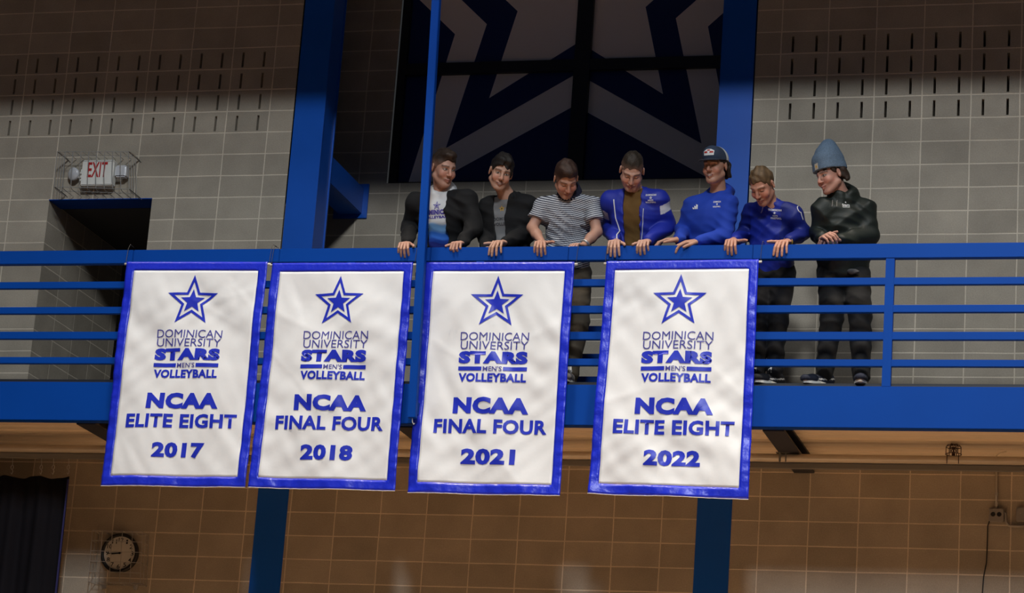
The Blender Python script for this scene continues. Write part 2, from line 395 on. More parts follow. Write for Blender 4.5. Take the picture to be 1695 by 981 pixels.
mb = MB(b); c0 = np.array([sx_, PY, -3.054+ZO])
mb.lathe(c0, (0, 0, 1), [(0, .014), (.02, .014), (.025, .008), (.06, .006)], 10); mb.lathe(c0+[0, 0, .066], (0, 0, 1), [(0, .022), (.004, .02)], 12)
for s_ in (-1, 1): mb.tube([c0+[s_*.006, 0, .02], c0+[s_*.018, 0, .04], c0+[s_*.005, 0, .066]], .004, 6)
mb.build('sprinkler_body', M_rust, sk)
mb = MB(b)
for k in range(6):
    a = k*math.pi/3+.2; dv = np.array([math.cos(a), math.sin(a), 0])
    mb.tube([c0+dv*.058+[0, 0, .012], c0+dv*.058+[0, 0, .07], c0+dv*.045+[0, 0, .088], c0+[0, 0, .094]], .0034, 5)
for z, r in ((.012, .062), (.07, .058)):
    mb.tube([c0+[r*math.cos(q), r*math.sin(q), z] for q in np.linspace(0, 2*math.pi, 21)], .0034, 5)
for s_ in (-.045, .045): mb.tube([c0+[s_, -.042, .012], c0+[s_, -.042, -.07]], .0034, 5)
mb.build('cage', M_rust, sk)
# small clip on the pipe further right
cp = at(1655, 749, PY-.045)
ck = empty('pipe_clip', cp, 'small bent metal clip lying on the sprinkler pipe near the frame edge', 'clip')
mb = MB(cp); mb.tube([cp+[-.03, 0, -.03], cp+[-.005, 0, -.005], cp+[.05, .005, .012]], .006, 6); mb.build('clip_strip', M_pipe, ck)

# ------------------------------------------------------------------ curtain bottom left
M_curtain = mat('black_curtain', (.008, .008, .012), .85, 0, .15, .2, 3)
cxr, cz1 = at(114, 787, -.7)[0], at(60, 787, -.7)[2]
cu = empty('curtain', (cxr-1.2, -.72, cz1-2), 'black curtain hanging by hooks from the track, bottom left', 'curtain'); b = np.array(cu.location)
nx, nz = 160, 24; vs = []; fs = []
for j in range(nz+1):
    z = cz1-(cz1-1.9)*j/nz
    for i in range(nx+1):
        x = cxr-2.6*(1-i/nx); vs.append((x+.03*(j/nz)*(i/nx), -.70+.035*math.sin(x*19+.6*math.sin(x*7))*(.5+.5*min(1, j/6))+.012*math.sin(x*51), z-(.012*(1-math.cos(2*math.pi*(x-cxr)/.30)) if j == 0 else 0)))
for j in range(nz):
    for i in range(nx): a = j*(nx+1)+i; fs.append((a, a+1, a+nx+2, a+nx+1))
mb = MB(b); mb.add(vs, fs); cl = mb.build('cloth', M_curtain, cu, 0, True)
md = cl.modifiers.new('thick', 'SOLIDIFY'); md.thickness = .006
M_cedge = mat('blue_hem', (.02, .02, .12), .7)
mb = MB(b); mb.add([(cxr+.0, -.715, cz1-.03), (cxr+.012, -.715, cz1-.03), (cxr+.045, -.70, 1.9), (cxr+.015, -.70, 1.9)], [(0, 1, 2, 3)]); hm = mb.build('hem', M_cedge, cu); md = hm.modifiers.new('thick', 'SOLIDIFY'); md.thickness = .008
for px, lab in ((20, 0), (68, 0), (88, 0), (113, 0)):
    p = at(px, 780, -.70); zt_ = -3.172+ZO
    mb = MB(b); mb.tube([(p[0], -.72, zt_), (p[0]+.002, -.71, p[2]+.05)], .0025, 5)
    mb.tube([(p[0]+.012*math.sin(q*1.0)+0, -.71, p[2]+.035+.018*math.cos(q)) for q in np.linspace(0, 6.28, 13)], .003, 5)
    mb.tube([(p[0], -.71, p[2]+.018), (p[0]+.012, -.71, p[2]), (p[0], -.70, p[2]-.025), (p[0]-.012, -.70, p[2]-.01)], .003, 5)
    mb.build('hook', M_wire, cu)

# ------------------------------------------------------------------ text
def text_mesh(txt, bold=0.0, res=3):
    c = bpy.data.curves.new('t', 'FONT'); c.body = txt; c.size = 1; c.offset = bold; c.resolution_u = res; c.space_character = 1+bold*1.5; c.fill_mode = 'FRONT'
    o = bpy.data.objects.new('t', c); COL.objects.link(o)
    dg = bpy.context.evaluated_depsgraph_get(); me = bpy.data.meshes.new_from_object(o.evaluated_get(dg))
    v = np.array([x.co[:] for x in me.vertices])[:, :2]; f = [tuple(p.vertices) for p in me.polygons]
    bpy.data.objects.remove(o); bpy.data.curves.remove(c); bpy.data.meshes.remove(me)
    return v, f
def fit_text(txt, x0, x1, y0, y1, bold=0, res=3):
    """text scaled into the box, y up"""
    v, f = text_mesh(txt, bold, res); lo, hi = v.min(0), v.max(0)
    v = (v-lo)/(hi-lo); return np.stack([x0+v[:, 0]*(x1-x0), y0+v[:, 1]*(y1-y0)], 1), f
def star_pts(cx, cy, R, q=.40, rot=0):
    return [np.array([cx+(R if k % 2 == 0 else R*q)*math.sin(math.pi*k/5+rot), cy+(R if k % 2 == 0 else R*q)*math.cos(math.pi*k/5+rot)]) for k in range(10)]
def star_fill(cx, cy, R, q=.40):
    p = star_pts(cx, cy, R, q); return np.array(p+[np.array([cx, cy])]), [(k, (k+1) % 10, 10) for k in range(10)]
def star_ring(cx, cy, R, Rin, q=.40):
    p = star_pts(cx, cy, R, q)+star_pts(cx, cy, Rin, q); return np.array(p), [(k, (k+1) % 10, 10+(k+1) % 10, 10+k) for k in range(10)]
def rect2(x0, x1, y0, y1): return np.array([(x0, y0), (x1, y0), (x1, y1), (x0, y1)]), [(0, 1, 2, 3)]
def cut_shapes(shapes, step):
    """join flat shapes and slice them on a grid so that they can follow a curved surface"""
    bm = bmesh.new()
    for v, f in shapes:
        vs = [bm.verts.new((p[0], p[1], 0)) for p in v]
        for q in f:
            try: bm.faces.new([vs[i] for i in q])
            except ValueError: pass
    co_ = np.array([v.co[:] for v in bm.verts]); lo, hi = co_.min(0), co_.max(0)
    for ax in (0, 1):
        k = math.floor(lo[ax]/step)+1
        while k*step < hi[ax]:
            pc = [0, 0, 0]; pc[ax] = k*step; no = [0, 0, 0]; no[ax] = 1
            bmesh.ops.bisect_plane(bm, geom=bm.verts[:]+bm.edges[:]+bm.faces[:], plane_co=pc, plane_no=no); k += 1
    bm.verts.index_update(); V = np.array([v.co[:] for v in bm.verts])[:, :2]; Fc = [tuple(v.index for v in f.verts) for f in bm.faces]; bm.free()
    return V, Fc

# ------------------------------------------------------------------ banners
M_satin = mat('white_satin', (.735, .765, .805), .5, 0, .22, .02, 5, .10, 14)
M_bsatin = mat('blue_satin', (.010, .026, .60), .33, 0, .6, .10, 14, .35, 30)
M_ink = mat('blue_lettering', (.012, .028, .50), .38, 0, .5, .05, 10, .1, 14)
M_ink2 = mat('navy_lettering', (.045, .045, .30), .5)
def banner(c4, top_off, bot_off, lines, label, seed, lit):
    P = [at(c4[0][0], c4[0][1], -1.662-top_off), at(c4[1][0], c4[1][1], -1.662-top_off), at(c4[2][0], c4[2][1], -1.70-bot_off), at(c4[3][0], c4[3][1], -1.70-bot_off)]
    o = empty('banner', (P[0]+P[1])/2, label, 'banner', 'championship banners on the railing'); b = np.array(o.location)
    rs = np.random.RandomState(seed); ph = rs.rand(16)*6.28; dr = rs.rand(16)
    W_ = np.linalg.norm(P[1]-P[0]); H_ = np.linalg.norm(P[3]-P[0])
    def disp(u, v):
        x, y = u*W_, v*H_
        d = .008*np.sin(5.2*x+2.0*y+ph[0])*np.sin(2.1*y+ph[1])+.006*np.sin(9*x-5*y+ph[2]+1.2*np.sin(3*y+ph[3]))
        for k, (kx, ky, a) in enumerate(((17, 9, .0028), (-13, 21, .0026), (30, -16, .0016), (24, 33, .0015), (-41, 28, .0010), (52, 19, .0008))):
            d = d+a*np.sin(kx*x+ky*y+ph[4+k]+1.5*np.sin((3+2*dr[k])*y+4*x+ph[k]))*(.5+.5*np.sin(2.3*x+(2+3*dr[k])*y+ph[10+k % 6]))
        for k in range(7):
            a = (-.9, .8, -1.15, .6, 1.2, -.5, 1.0)[k]+.4*(dr[k]-.5); cx_, cy_ = W_*(.12+.76*dr[k+4]), H_*(.08+.84*dr[15-k]); n_ = (x-cx_)*math.sin(a)-(y-cy_)*math.cos(a); t_ = (x-cx_)*math.cos(a)+(y-cy_)*math.sin(a)
            d = d+(.0042 if k % 2 else -.0036)*np.exp(-np.abs(n_)/.030)*np.exp(-(t_/.30)**2)
        e = np.minimum(np.minimum(u, 1-u)*W_, np.minimum(v, 1-v)*H_)
        d = d+.0022*np.exp(-(e/.06)**2)*np.sin(62*np.where(np.minimum(u, 1-u)*W_ < .07, y, x)+ph[2]+2*np.sin(11*(x+y)))
        return 1.4*d*np.clip(v*6, .12, 1)
    def pos(u, v, off):
        u = np.asarray(u, float); v = np.asarray(v, float)
        p = (P[0]*(1-u)[:, None]+P[1]*u[:, None])*(1-v)[:, None]+(P[3]*(1-u)[:, None]+P[2]*u[:, None])*v[:, None]
        return p+np.outer(off+disp(u, v), np.array([0, -1, 0.])) - b
    def sheet(name, us, vs_, off, m, keep=None):
        U, V = np.meshgrid(us, vs_); p = pos(U.ravel(), V.ravel(), off); n = len(us); f = []
        for j in range(len(vs_)-1):
            for i in range(n-1):
                if keep and not keep((us[i]+us[i+1])/2, (vs_[j]+vs_[j+1])/2): continue
                a = j*n+i; f.append((a, a+n, a+n+1, a+1))
        me = bpy.data.meshes.new(name); me.from_pydata(p.tolist(), [], f); me.polygons.foreach_set('use_smooth', [True]*len(f))
        bm = bmesh.new(); bm.from_mesh(me); bmesh.ops.delete(bm, geom=[v for v in bm.verts if not v.link_faces], context='VERTS'); bm.to_mesh(me); bm.free()
        q = link(name, me, m, o); md = q.modifiers.new('thick', 'SOLIDIFY'); md.thickness = .0016; md.offset = -1; return q
    bu, bv0, bv1 = .0605, .040, .044
    us = np.unique(np.concatenate([np.linspace(0, bu, 5), np.linspace(bu, 1-bu, 50), np.linspace(1-bu, 1, 5)]))
    vs_ = np.unique(np.concatenate([np.linspace(0, bv0, 5), np.linspace(bv0, 1-bv1, 80), np.linspace(1-bv1, 1, 5)]))
    sheet('panel', us[4:-4], vs_[4:-4], 0, M_satin)
    sheet('border', us, vs_, .0012, M_bsatin, lambda u, v: u < bu or u > 1-bu or v < bv0 or v > 1-bv1)
    # thin pale edge of the hem
    ur = np.linspace(0, 1, 60)
    mb = MB(); mb.v = []
    e = pos(ur, np.ones(60)*1.0, .001)
    mb.tube([p+np.array([0, 0, -.001]) for p in e], .0028, 5); mb.build('hem_cord', M_white, o)
    def prt(shapes, name, m, off, join=True):
        V, Fc = cut_shapes(shapes, .022); p = pos(V[:, 0]/W_, -V[:, 1]/H_, off)
        me = bpy.data.meshes.new(name); me.from_pydata(p.tolist(), [], Fc); me.polygons.foreach_set('use_smooth', [True]*len(Fc))
        bm = bmesh.new(); bm.from_mesh(me); bmesh.ops.recalc_face_normals(bm, faces=bm.faces); bm.to_mesh(me); bm.free()
        return link(name, me, m, o)
    X = lambda u: u*W_
    Y = lambda v: -v*H_
    def T(t, ua, ub, vc, h, bold): return fit_text(t, X(ua), X(ub), Y(vc+h/2), Y(vc-h/2), bold)
    R = .205*W_/1.12
    cy = Y(.060)-R
    prt([star_ring(X(.5), cy, R, R*.74, .42), star_fill(X(.5), cy, R*.47, .42)], 'star_emblem', M_ink, 0.003)
    prt([T('DOMINICAN', .277, .731, .326, .036, .0)], 'lettering', M_ink2, .0032); prt([T('UNIVERSITY', .281, .729, .365, .036, .0)], 'lettering', M_ink2, .0032)
    prt([T('STARS', .275, .731, .418, .054, .07)], 'lettering', M_ink, .0032); prt([T("MEN'S", .44, .566, .4665, .021, .012)], 'lettering', M_ink2, .0032); prt([T('VOLLEYBALL', .282, .729, .505, .038, .045)], 'lettering', M_ink, .0032)
    for xa, xb in ((.277, .432), (.574, .730)): prt([rect2(X(xa), X(xb), Y(.475), Y(.458))], 'printed_bar', M_ink, .0032)
    (a, ua, ub), yr = lines
    prt([T('NCAA', .258, .757, .625, .071, .06)], 'lettering', M_ink, .0032); prt([T(a, ua, ub, .714, .062, .038)], 'lettering', M_ink, .0032); prt([T(yr, .334, .690, .842, .067, .052)], 'lettering', M_ink, .0032)
    # rod in the top hem, cord ties to the railing
    a_, b_ = P[0]-b, P[1]-b; dx = (b_-a_)/W_
    mb = MB(); mb.tube([a_-dx*.022+[0, .014, -.016], b_+dx*.022+[0, .014, -.016]], .010, 10); mb.build('rod', M_white, o, 0, True)
    for q in (a_-dx*.012, b_+dx*.012):
        mb = MB(); mb.tube([q+[0, .014, -.016], q+[0, .012, .03], q+[0.004, .018, .12], q+[0.004, .05, .163], q+[.003, .13, .163]], .002, 5); mb.build('tie_cord', M_dwire, o)
    return o
EE = ('ELITE EIGHT', .128, .893); FF = ('FINAL FOUR', .140, .885)
banner([(210, 433), (443, 433), (406, 806), (166, 803)], 0, 0, (EE, '2017'), 'white banner with blue border reading ELITE EIGHT 2017', 1, 0)
banner([(451, 435), (684, 434), (654, 812), (411, 806)], 0, 0, (FF, '2018'), 'white banner with blue border reading FINAL FOUR 2018', 2, 0)
banner([(704, 434), (951, 433), (927, 820), (675, 815)], 0, 0, (FF, '2021'), 'white banner with blue border reading FINAL FOUR 2021', 3, 0)
banner([(1004, 432), (1256, 429), (1239, 826), (973, 816)], 0, 0, (EE, '2022'), 'white banner with blue border reading ELITE EIGHT 2022', 4, 0)

# ------------------------------------------------------------------ exit sign in a cage
ex = at(163, 287, -.10)
es = empty('exit_sign', (ex[0], 0, ex[2]), 'white EXIT sign with two emergency lamp heads above the doorway', 'sign'); b = np.array(es.location)
mb = MB(b); mb.box(ex[0]-.155, ex[0]+.155, -.13, -.05, ex[2]-.12, ex[2]+.12); sb = mb.build('housing', M_white, es, .008)
V, Fc = fit_text('EXIT', ex[0]-.095, ex[0]+.095, ex[2]-.045, ex[2]+.098, .02)
mb = MB(b); mb.add([(p[0], -.1315, p[1]) for p in V], Fc); mb.build('lettering', M_red, es)
mb = MB(b); mb.box(ex[0]-.20, ex[0]+.20, -.05, -.001, ex[2]-.05, ex[2]+.06); mb.tube([(ex[0]-.22, -.06, ex[2]+.02), (ex[0]-.15, -.06, ex[2]+.02)], .012, 8); mb.tube([(ex[0]-.22, -.06, ex[2]-.02), (ex[0]-.15, -.06, ex[2]-.02)], .008, 8); mb.tube([(ex[0]+.15, -.06, ex[2]+.01), (ex[0]+.22, -.06, ex[2]+.02)], .012, 8); mb.build('mount', M_white, es)
M_lens = mat('lamp_lens', (.62, .62, .64), .15, 0, .8)
mb = MB(b); lc = np.array([ex[0]-.255, -.06, ex[2]+.01]); mb.lathe(lc, (-.35, -1, -.15), [(-.045, .02), (-.02, .052), (.02, .062), (.028, .05), (.04, .001)], 24); mb.build('lamp_head', M_lens, es, 0, True)
mb = MB(b); lc = np.array([ex[0]+.215, -.06, ex[2]+.02]); mb.box(lc[0]-.055, lc[0]+.055, lc[1]-.05, lc[1]+.03, lc[2]-.055, lc[2]+.055); mb.build('lamp_head', M_lens, es, .012)
cg = empty('wire_cage', (ex[0]+.02, 0, ex[2]), 'bent wire guard cage around the EXIT sign', 'cage'); b = np.array(cg.location)
ctl, ctr, cbl, cbr = at(95, 251, -.25), at(213, 251, -.25), at(90, 309, -.25), at(214, 313, -.25)
mb = MB(b)
for k in range(10):
    t = k/9; a, c = ctl*(1-t)+ctr*t, cbl*(1-t)+cbr*t
    mb.tube([a+[0, .24, .01], a+[0, .03, .012], a, (a+c)/2+[0, -.012, 0], c, c+[0, .03, -.012], c+[0, .24, -.012]], .0032, 5)
for k in range(3):
    for e1, e2 in ((ctl, cbl), (ctr, cbr)):
        a, c = e1+[0, .055*(k+1), 0], e2+[0, .055*(k+1), 0]; mb.tube([a, c], .0032, 5)
for e1, e2 in ((ctl, ctr), (cbl, cbr)):
    for dy in (0, .12): mb.tube([e1+[0, dy, 0], e2+[0, dy, 0]], .0032, 5)
mb.build('cage_wires', M_wire, cg)
for e in (ctl, ctr, cbl, cbr): mb = MB(b); mb.tube([e+[0, 0, 0], e+[.0, .249, 0], e+[.02, .249, -.02]], .0045, 5); mb.build('cage_arm', M_dwire, cg)

# ------------------------------------------------------------------ wall clock in a cage
ck0 = at(198, 915, -.04)
ck = empty('wall_clock', (ck0[0], 0, ck0[2]), 'round white wall clock with black rim under the balcony, bottom left', 'clock'); b = np.array(ck.location)
c0 = np.array([ck0[0], 0, ck0[2]])
mb = MB(b); mb.lathe(c0, (0, -1, 0), [(.001, .165), (.045, .175), (.055, .17), (.056, .148), (.035, .146)], 48); mb.build('rim', M_black, ck, 0, True)
M_face = mat('clock_face', (.62, .60, .55), .5)
mb = MB(b); mb.lathe(c0, (0, -1, 0), [(.036, .147), (.038, .147)], 48); mb.build('dial', M_face, ck)
for h in range(1, 13):
    a = math.radians(30*h); cx_, cz_ = c0[0]+.116*math.sin(a), c0[2]+.116*math.cos(a); wd = .014 if h < 10 else .022
    V, Fc = fit_text(str(h), cx_-wd*(.6 if h == 1 else 1), cx_+wd*(.6 if h == 1 else 1), cz_-.019, cz_+.019, .012); mb = MB(b); mb.add([(p[0], -.0392, p[1]) for p in V], Fc); mb.build('numeral', M_black, ck)
def hand_(ang, L_, wd, y):
    a = math.radians(ang); d = np.array([math.sin(a), 0, math.cos(a)]); s = np.array([math.cos(a), 0, -math.sin(a)]); c = c0+[0, y, 0]
    mb = MB(b); mb.add([c-d*.02+s*wd, c-d*.02-s*wd, c+d*L_-s*wd*.5, c+d*L_+s*wd*.5]+[q+np.array([0, .002, 0]) for q in (c-d*.02+s*wd, c-d*.02-s*wd, c+d*L_-s*wd*.5, c+d*L_+s*wd*.5)],
        [(0,1,2,3),(7,6,5,4),(0,4,5,1),(1,5,6,2),(2,6,7,3),(3,7,4,0)]); mb.build('clock_hand', M_black, ck)
hand_(262, .075, .006, -.043); hand_(266, .105, .004, -.046)
mb = MB(b); mb.lathe(c0+[0, -.04, 0], (0, -1, 0), [(0, .009), (.008, .008)], 16); mb.build('hub', M_black, ck)
cc = empty('wire_cage', (c0[0], 0, c0[2]), 'square wire guard cage around the wall clock', 'cage'); b = np.array(cc.location)
mb = MB(b); q = [at(153, 877, -.15), at(236, 880, -.15), at(232, 965, -.15), at(146, 962, -.15)]
for k in range(6):
    t = k/5; a, c = q[0]*(1-t)+q[1]*t, q[3]*(1-t)+q[2]*t; mb.tube([a+[0, .14, 0], a, c, c+[0, .14, 0]], .003, 5)
    a, c = q[0]*(1-t)+q[3]*t, q[1]*(1-t)+q[2]*t; mb.tube([a+[0, .14, 0], a, c, c+[0, .14, 0]], .003, 5)
for dy in (.07, .145): mb.tube([p+[0, dy, 0] for p in q+[q[0]]], .003, 5)
mb.build('cage_wires', M_wire, cc)
for t in (.2, .8): a = q[3]*(1-t)+q[2]*t; mb = MB(b); mb.box(a[0]-.018, a[0]+.018, -.02, -.001, a[2]-.035, a[2]+.01); mb.build('mounting_tab', M_wire, cc)

# ------------------------------------------------------------------ outlet box, conduit, cable
M_gbox = mat('grey_box', (.30, .28, .26), .5, .2)
ob = empty('outlet_box', (1.918, 0, -3.38+ZO), 'grey metal outlet box with two sockets on the lower wall', 'outlet'); b = np.array(ob.location)
mb = MB(b); mb.box(1.862, 1.978, -.05, -.001, -3.432+ZO, -3.325+ZO); mb.build('box', M_gbox, ob, .006)
for sx in (-.024, .024): mb = MB(b); mb.lathe((1.918+sx, -.05, -3.375+ZO), (0, -1, 0), [(0, .019), (.003, .018)], 16); mb.build('socket', M_black, ob)
cdt = empty('conduit', (1.915, 0, -3.1+ZO), 'thin pale conduit dropping down the wall to the outlet box', 'conduit'); b = np.array(cdt.location)
mb = MB(b); mb.tube([(1.908, -.02, -2.93+ZO), (1.915, -.02, -3.18+ZO), (1.916, -.02, -3.324+ZO)], .0095, 8); mb.build('tube', M_wire, cdt, 0, True)
mb = MB(b); mb.tube([(1.915, -.02, -3.19+ZO), (1.915, -.02, -3.215+ZO)], .014, 10); mb.build('coupling', M_wire, cdt); mb = MB(b); mb.tube([(1.916, -.02, -3.27+ZO), (1.916, -.02, -3.30+ZO)], .014, 10); mb.build('coupling', M_wire, cdt)
c2 = empty('conduit', (2.03, 0, -3.45+ZO), 'dark elbow conduit linking the outlet box to the box at the frame edge', 'conduit'); b = np.array(c2.location)
mb = MB(b); mb.tube([(1.972, -.022, -3.345+ZO), (1.99, -.022, -3.36+ZO), (1.995, -.022, -3.43+ZO), (2.02, -.022, -3.46+ZO), (2.07, -.022, -3.462+ZO), (2.18, -.022, -3.462+ZO)], .011, 8); mb.build('tube', M_gbox, c2, 0, True)
ob = empty('outlet_box', (2.12, 0, -3.38+ZO), 'grey cover plate box cut by the right frame edge', 'outlet'); b = np.array(ob.location)
mb = MB(b); mb.box(2.075, 2.20, -.045, -.001, -3.425+ZO, -3.31+ZO); mb.build('box', M_gbox, ob, .006)
mb = MB(b); mb.lathe((2.11, -.045, -3.365+ZO), (0, -1, 0), [(0, .006), (.003, .005)], 10); mb.build('screw', M_wire, ob)
cb_ = empty('cable', (1.85, 0, -4+ZO), 'thin black cable hanging from the outlet box', 'cable'); b = np.array(cb_.location)
pp = [at(1640, 856, -.03), at(1635, 870, -.02), at(1634, 905, -.012), at(1633, 930, -.012), at(1628, 955, -.012), at(1626, 981, -.012)]
pp = [np.array([1.87, -.045, -3.38+ZO])]+pp; pp.append(pp[-1]-np.array([.02, 0, 1.2]))
mb = MB(b); mb.tube(pp, .0045, 6); mb.build('cable_run', M_black, cb_, 0, True)

# blue slatted rack standing on the balcony behind the third man
bx0, bx1 = -1.78, -.72
bn = empty('slatted_rack', ((bx0+bx1)/2, -.3, FZ), 'low blue slatted rack standing behind the man in the striped polo', 'rack'); b = np.array(bn.location)
for z0, z1 in ((-1.945, -1.89), (-2.175, -2.13), (-2.385, -2.325)):
    mb = MB(b); mb.box(bx0, bx1, -.32, -.28, z0+ZO, z1+ZO); mb.build('slat', M_blue, bn, .003)
for x in (bx0+.03, bx1-.03):
    mb = MB(b); mb.box(x-.025, x+.025, -.279, -.24, FZ, -1.88+ZO); mb.box(x-.025, x+.025, -.45, -.12, FZ, FZ+.03); mb.build('leg', M_blue, bn, .003)

# ================================================================== people
class Grid:
    """signed distance field on a grid, blended from simple volumes, then turned into one smooth surface"""
    def __init__(s, lo, hi, h):
        s.lo = np.asarray(lo, float); s.h = h; s.n = np.ceil((np.asarray(hi)-s.lo)/h).astype(int)+1
        s.d = np.full(s.n, .3, np.float32)
    def sl(s, lo, hi):
        a = np.clip(np.floor((np.asarray(lo)-s.lo)/s.h).astype(int), 0, s.n); b = np.clip(np.ceil((np.asarray(hi)-s.lo)/s.h).astype(int)+1, 0, s.n)
        if (b-a).min() <= 0: return None, None
        ax = [s.lo[i]+s.h*np.arange(a[i], b[i]) for i in range(3)]
        P = np.stack(np.meshgrid(*ax, indexing='ij'), -1)
        return tuple(slice(a[i], b[i]) for i in range(3)), P
    def put(s, f, lo, hi, k, op='u'):
        q, P = s.sl(lo, hi)
        if q is None: return
        d = f(P).astype(np.float32); o = s.d[q]
        if op == 'u':
            m = np.maximum(k-np.abs(d-o), 0)/k if k > 0 else 0; s.d[q] = np.minimum(d, o)-m*m*k/4
        else:
            d = -d; m = np.maximum(k-np.abs(d-o), 0)/k if k > 0 else 0; s.d[q] = np.maximum(d, o)+m*m*k/4
    def cap(s, a, b, ra, rb, k=.02, op='u'):
        a, b = np.asarray(a, float), np.asarray(b, float); ba = b-a; L2 = ba@ba
        def f(P):
            p = P-a; t = np.clip(p@ba/L2, 0, 1); q = p-t[..., None]*ba; return np.sqrt((q*q).sum(-1))-(ra+(rb-ra)*t)
        m = max(ra, rb)+k+3*s.h; s.put(f, np.minimum(a, b)-m, np.maximum(a, b)+m, k, op)
    def ell(s, c, r, R=None, k=.02, op='u'):
        c = np.asarray(c, float); r = np.asarray(r, float); R = np.eye(3) if R is None else R
        def f(P):
            p = (P-c)@R; k0 = np.sqrt(((p/r)**2).sum(-1)); k1 = np.sqrt(((p/r**2)**2).sum(-1))+1e-9; return k0*(k0-1)/k1
        m = max(r)+k+3*s.h; s.put(f, c-m, c+m, k, op)
    def ecap(s, a, b, sd, wa, da, wb, db, k=.03, op='u', p=2.0):
        a, b = np.asarray(a, float), np.asarray(b, float); L = np.linalg.norm(b-a); ax = (b-a)/L; sd = sd-ax*(sd@ax); sd = sd/np.linalg.norm(sd); n = np.cross(ax, sd)
        def f(P):
            q = P-a; z = q@ax; u = np.abs(q@sd); v = np.abs(q@n); t = np.clip(z/L, 0, 1); w = wa+(wb-wa)*t; d = da+(db-da)*t; mn = np.minimum(w, d); e = np.abs(z-t*L)
            return (((u/w)**p+(v/d)**p+(e/mn)**p)**(1/p)-1)*mn
        m = max(wa, wb, da, db)+k+3*s.h; s.put(f, np.minimum(a, b)-m, np.maximum(a, b)+m, k, op)
    def cut(s, f, lo=None, hi=None, k=.004):
        lo = s.lo if lo is None else lo; hi = s.lo+s.h*s.n if hi is None else hi; s.put(f, lo, hi, k, 'c')
    def warp(s, f):
        m = np.abs(s.d) < .03; I = np.argwhere(m); s.d[m] += f(s.lo+s.h*I).astype(np.float32)
    def mesh(s):
        d = s.d; n = s.n; neg = d < 0
        c = np.zeros(n-1, np.int8)
        for i in (0, 1):
            for j in (0, 1):
                for k in (0, 1): c += neg[i:n[0]-1+i, j:n[1]-1+j, k:n[2]-1+k]
        M = (c > 0) & (c < 8); I = np.argwhere(M); idx = np.full(n-1, -1, np.int32); idx[M] = np.arange(len(I))
        cs = [(i, j, k) for i in (0, 1) for j in (0, 1) for k in (0, 1)]
        val = {q: d[I[:, 0]+q[0], I[:, 1]+q[1], I[:, 2]+q[2]] for q in cs}
        acc = np.zeros((len(I), 3)); cnt = np.zeros(len(I))
        for q in cs:
            for ax in range(3):
                if q[ax]: continue
                e = list(q); e[ax] = 1; va, vb = val[q], val[tuple(e)]; x = (va < 0) != (vb < 0); t = np.where(x, va/(va-vb+1e-12), 0)
                p = np.tile(np.array(q, float), (len(I), 1)); p[:, ax] += t; acc[x] += p[x]; cnt[x] += 1
        V = s.lo+s.h*(I+acc/cnt[:, None]); F = []
        for ax in range(3):
            o1, o2 = [(1, 2), (2, 0), (0, 1)][ax]
            a = neg; sl0 = [slice(None)]*3; sl1 = [slice(None)]*3; sl0[ax] = slice(0, -1); sl1[ax] = slice(1, None)
            ch = a[tuple(sl0)] != a[tuple(sl1)]; E_ = np.argwhere(ch); ok = (E_[:, o1] > 0) & (E_[:, o2] > 0) & (E_[:, o1] < n[o1]-1) & (E_[:, o2] < n[o2]-1); E_ = E_[ok]
            sg = a[tuple(E_.T)]
            def g(d1, d2):
                q = E_.copy(); q[:, o1] -= d1; q[:, o2] -= d2; return idx[tuple(q.T)]
            Q = np.stack([g(0, 0), g(1, 0), g(1, 1), g(0, 1)], 1); Q[~sg] = Q[~sg][:, ::-1]; F.append(Q)
        return V, np.concatenate(F)

def np_mesh(name, V, F, m, parent=None, base=None, col=None):
    me = bpy.data.meshes.new(name); n = len(V); k = len(F)
    W = V if base is None else V-base
    me.vertices.add(n); me.vertices.foreach_set('co', W.astype(np.float32).ravel()); me.loops.add(4*k); me.loops.foreach_set('vertex_index', F.astype(np.int32).ravel())
    me.polygons.add(k); me.polygons.foreach_set('loop_start', np.arange(0, 4*k, 4, dtype=np.int32)); me.polygons.foreach_set('loop_total', np.full(k, 4, np.int32))
    me.polygons.foreach_set('use_smooth', np.ones(k, bool)); me.update(); me.validate()
    if col is not None:
        a = me.color_attributes.new('tint', 'FLOAT_COLOR', 'POINT'); a.data.foreach_set('color', np.concatenate([col, np.ones((n, 1))], 1).astype(np.float32).ravel())
    return link(name, me, m, parent)

def tint_mat(name, rough=.5, spec=.4, bump=.0, bscale=80, sss=0, sheen=0):
    m = mat(name, (.5, .5, .5), rough, 0, spec, 0, 1, bump, bscale, 0, sheen); nt = m.node_tree; a = nt.nodes.new('ShaderNodeVertexColor'); a.layer_name = 'tint'
    nt.links.new(a.outputs['Color'], nt.nodes['Principled BSDF'].inputs['Base Color'])
    if sss: nt.nodes['Principled BSDF'].inputs['Subsurface Weight'].default_value = sss; nt.nodes['Principled BSDF'].inputs['Subsurface Radius'].default_value = (.012, .005, .003); nt.nodes['Principled BSDF'].inputs['Subsurface Scale'].default_value = .5
    return m
M_skin = tint_mat('skin', .5, .35)
M_hair = tint_mat('hair', .55, .35, .5, 160)
M_cloth = tint_mat('cloth', .8, .25, .25, 260, 0, .02)
M_shell = tint_mat('shell_fabric', .55, .35, .15, 120)
M_patchw = mat('white_print', (.75, .75, .75), .6)
M_gold = mat('gold_print', (.55, .32, .03), .6)
M_print = mat('dark_print', (.03, .03, .035), .6)
M_bprint = mat('violet_print', (.06, .04, .33), .6)

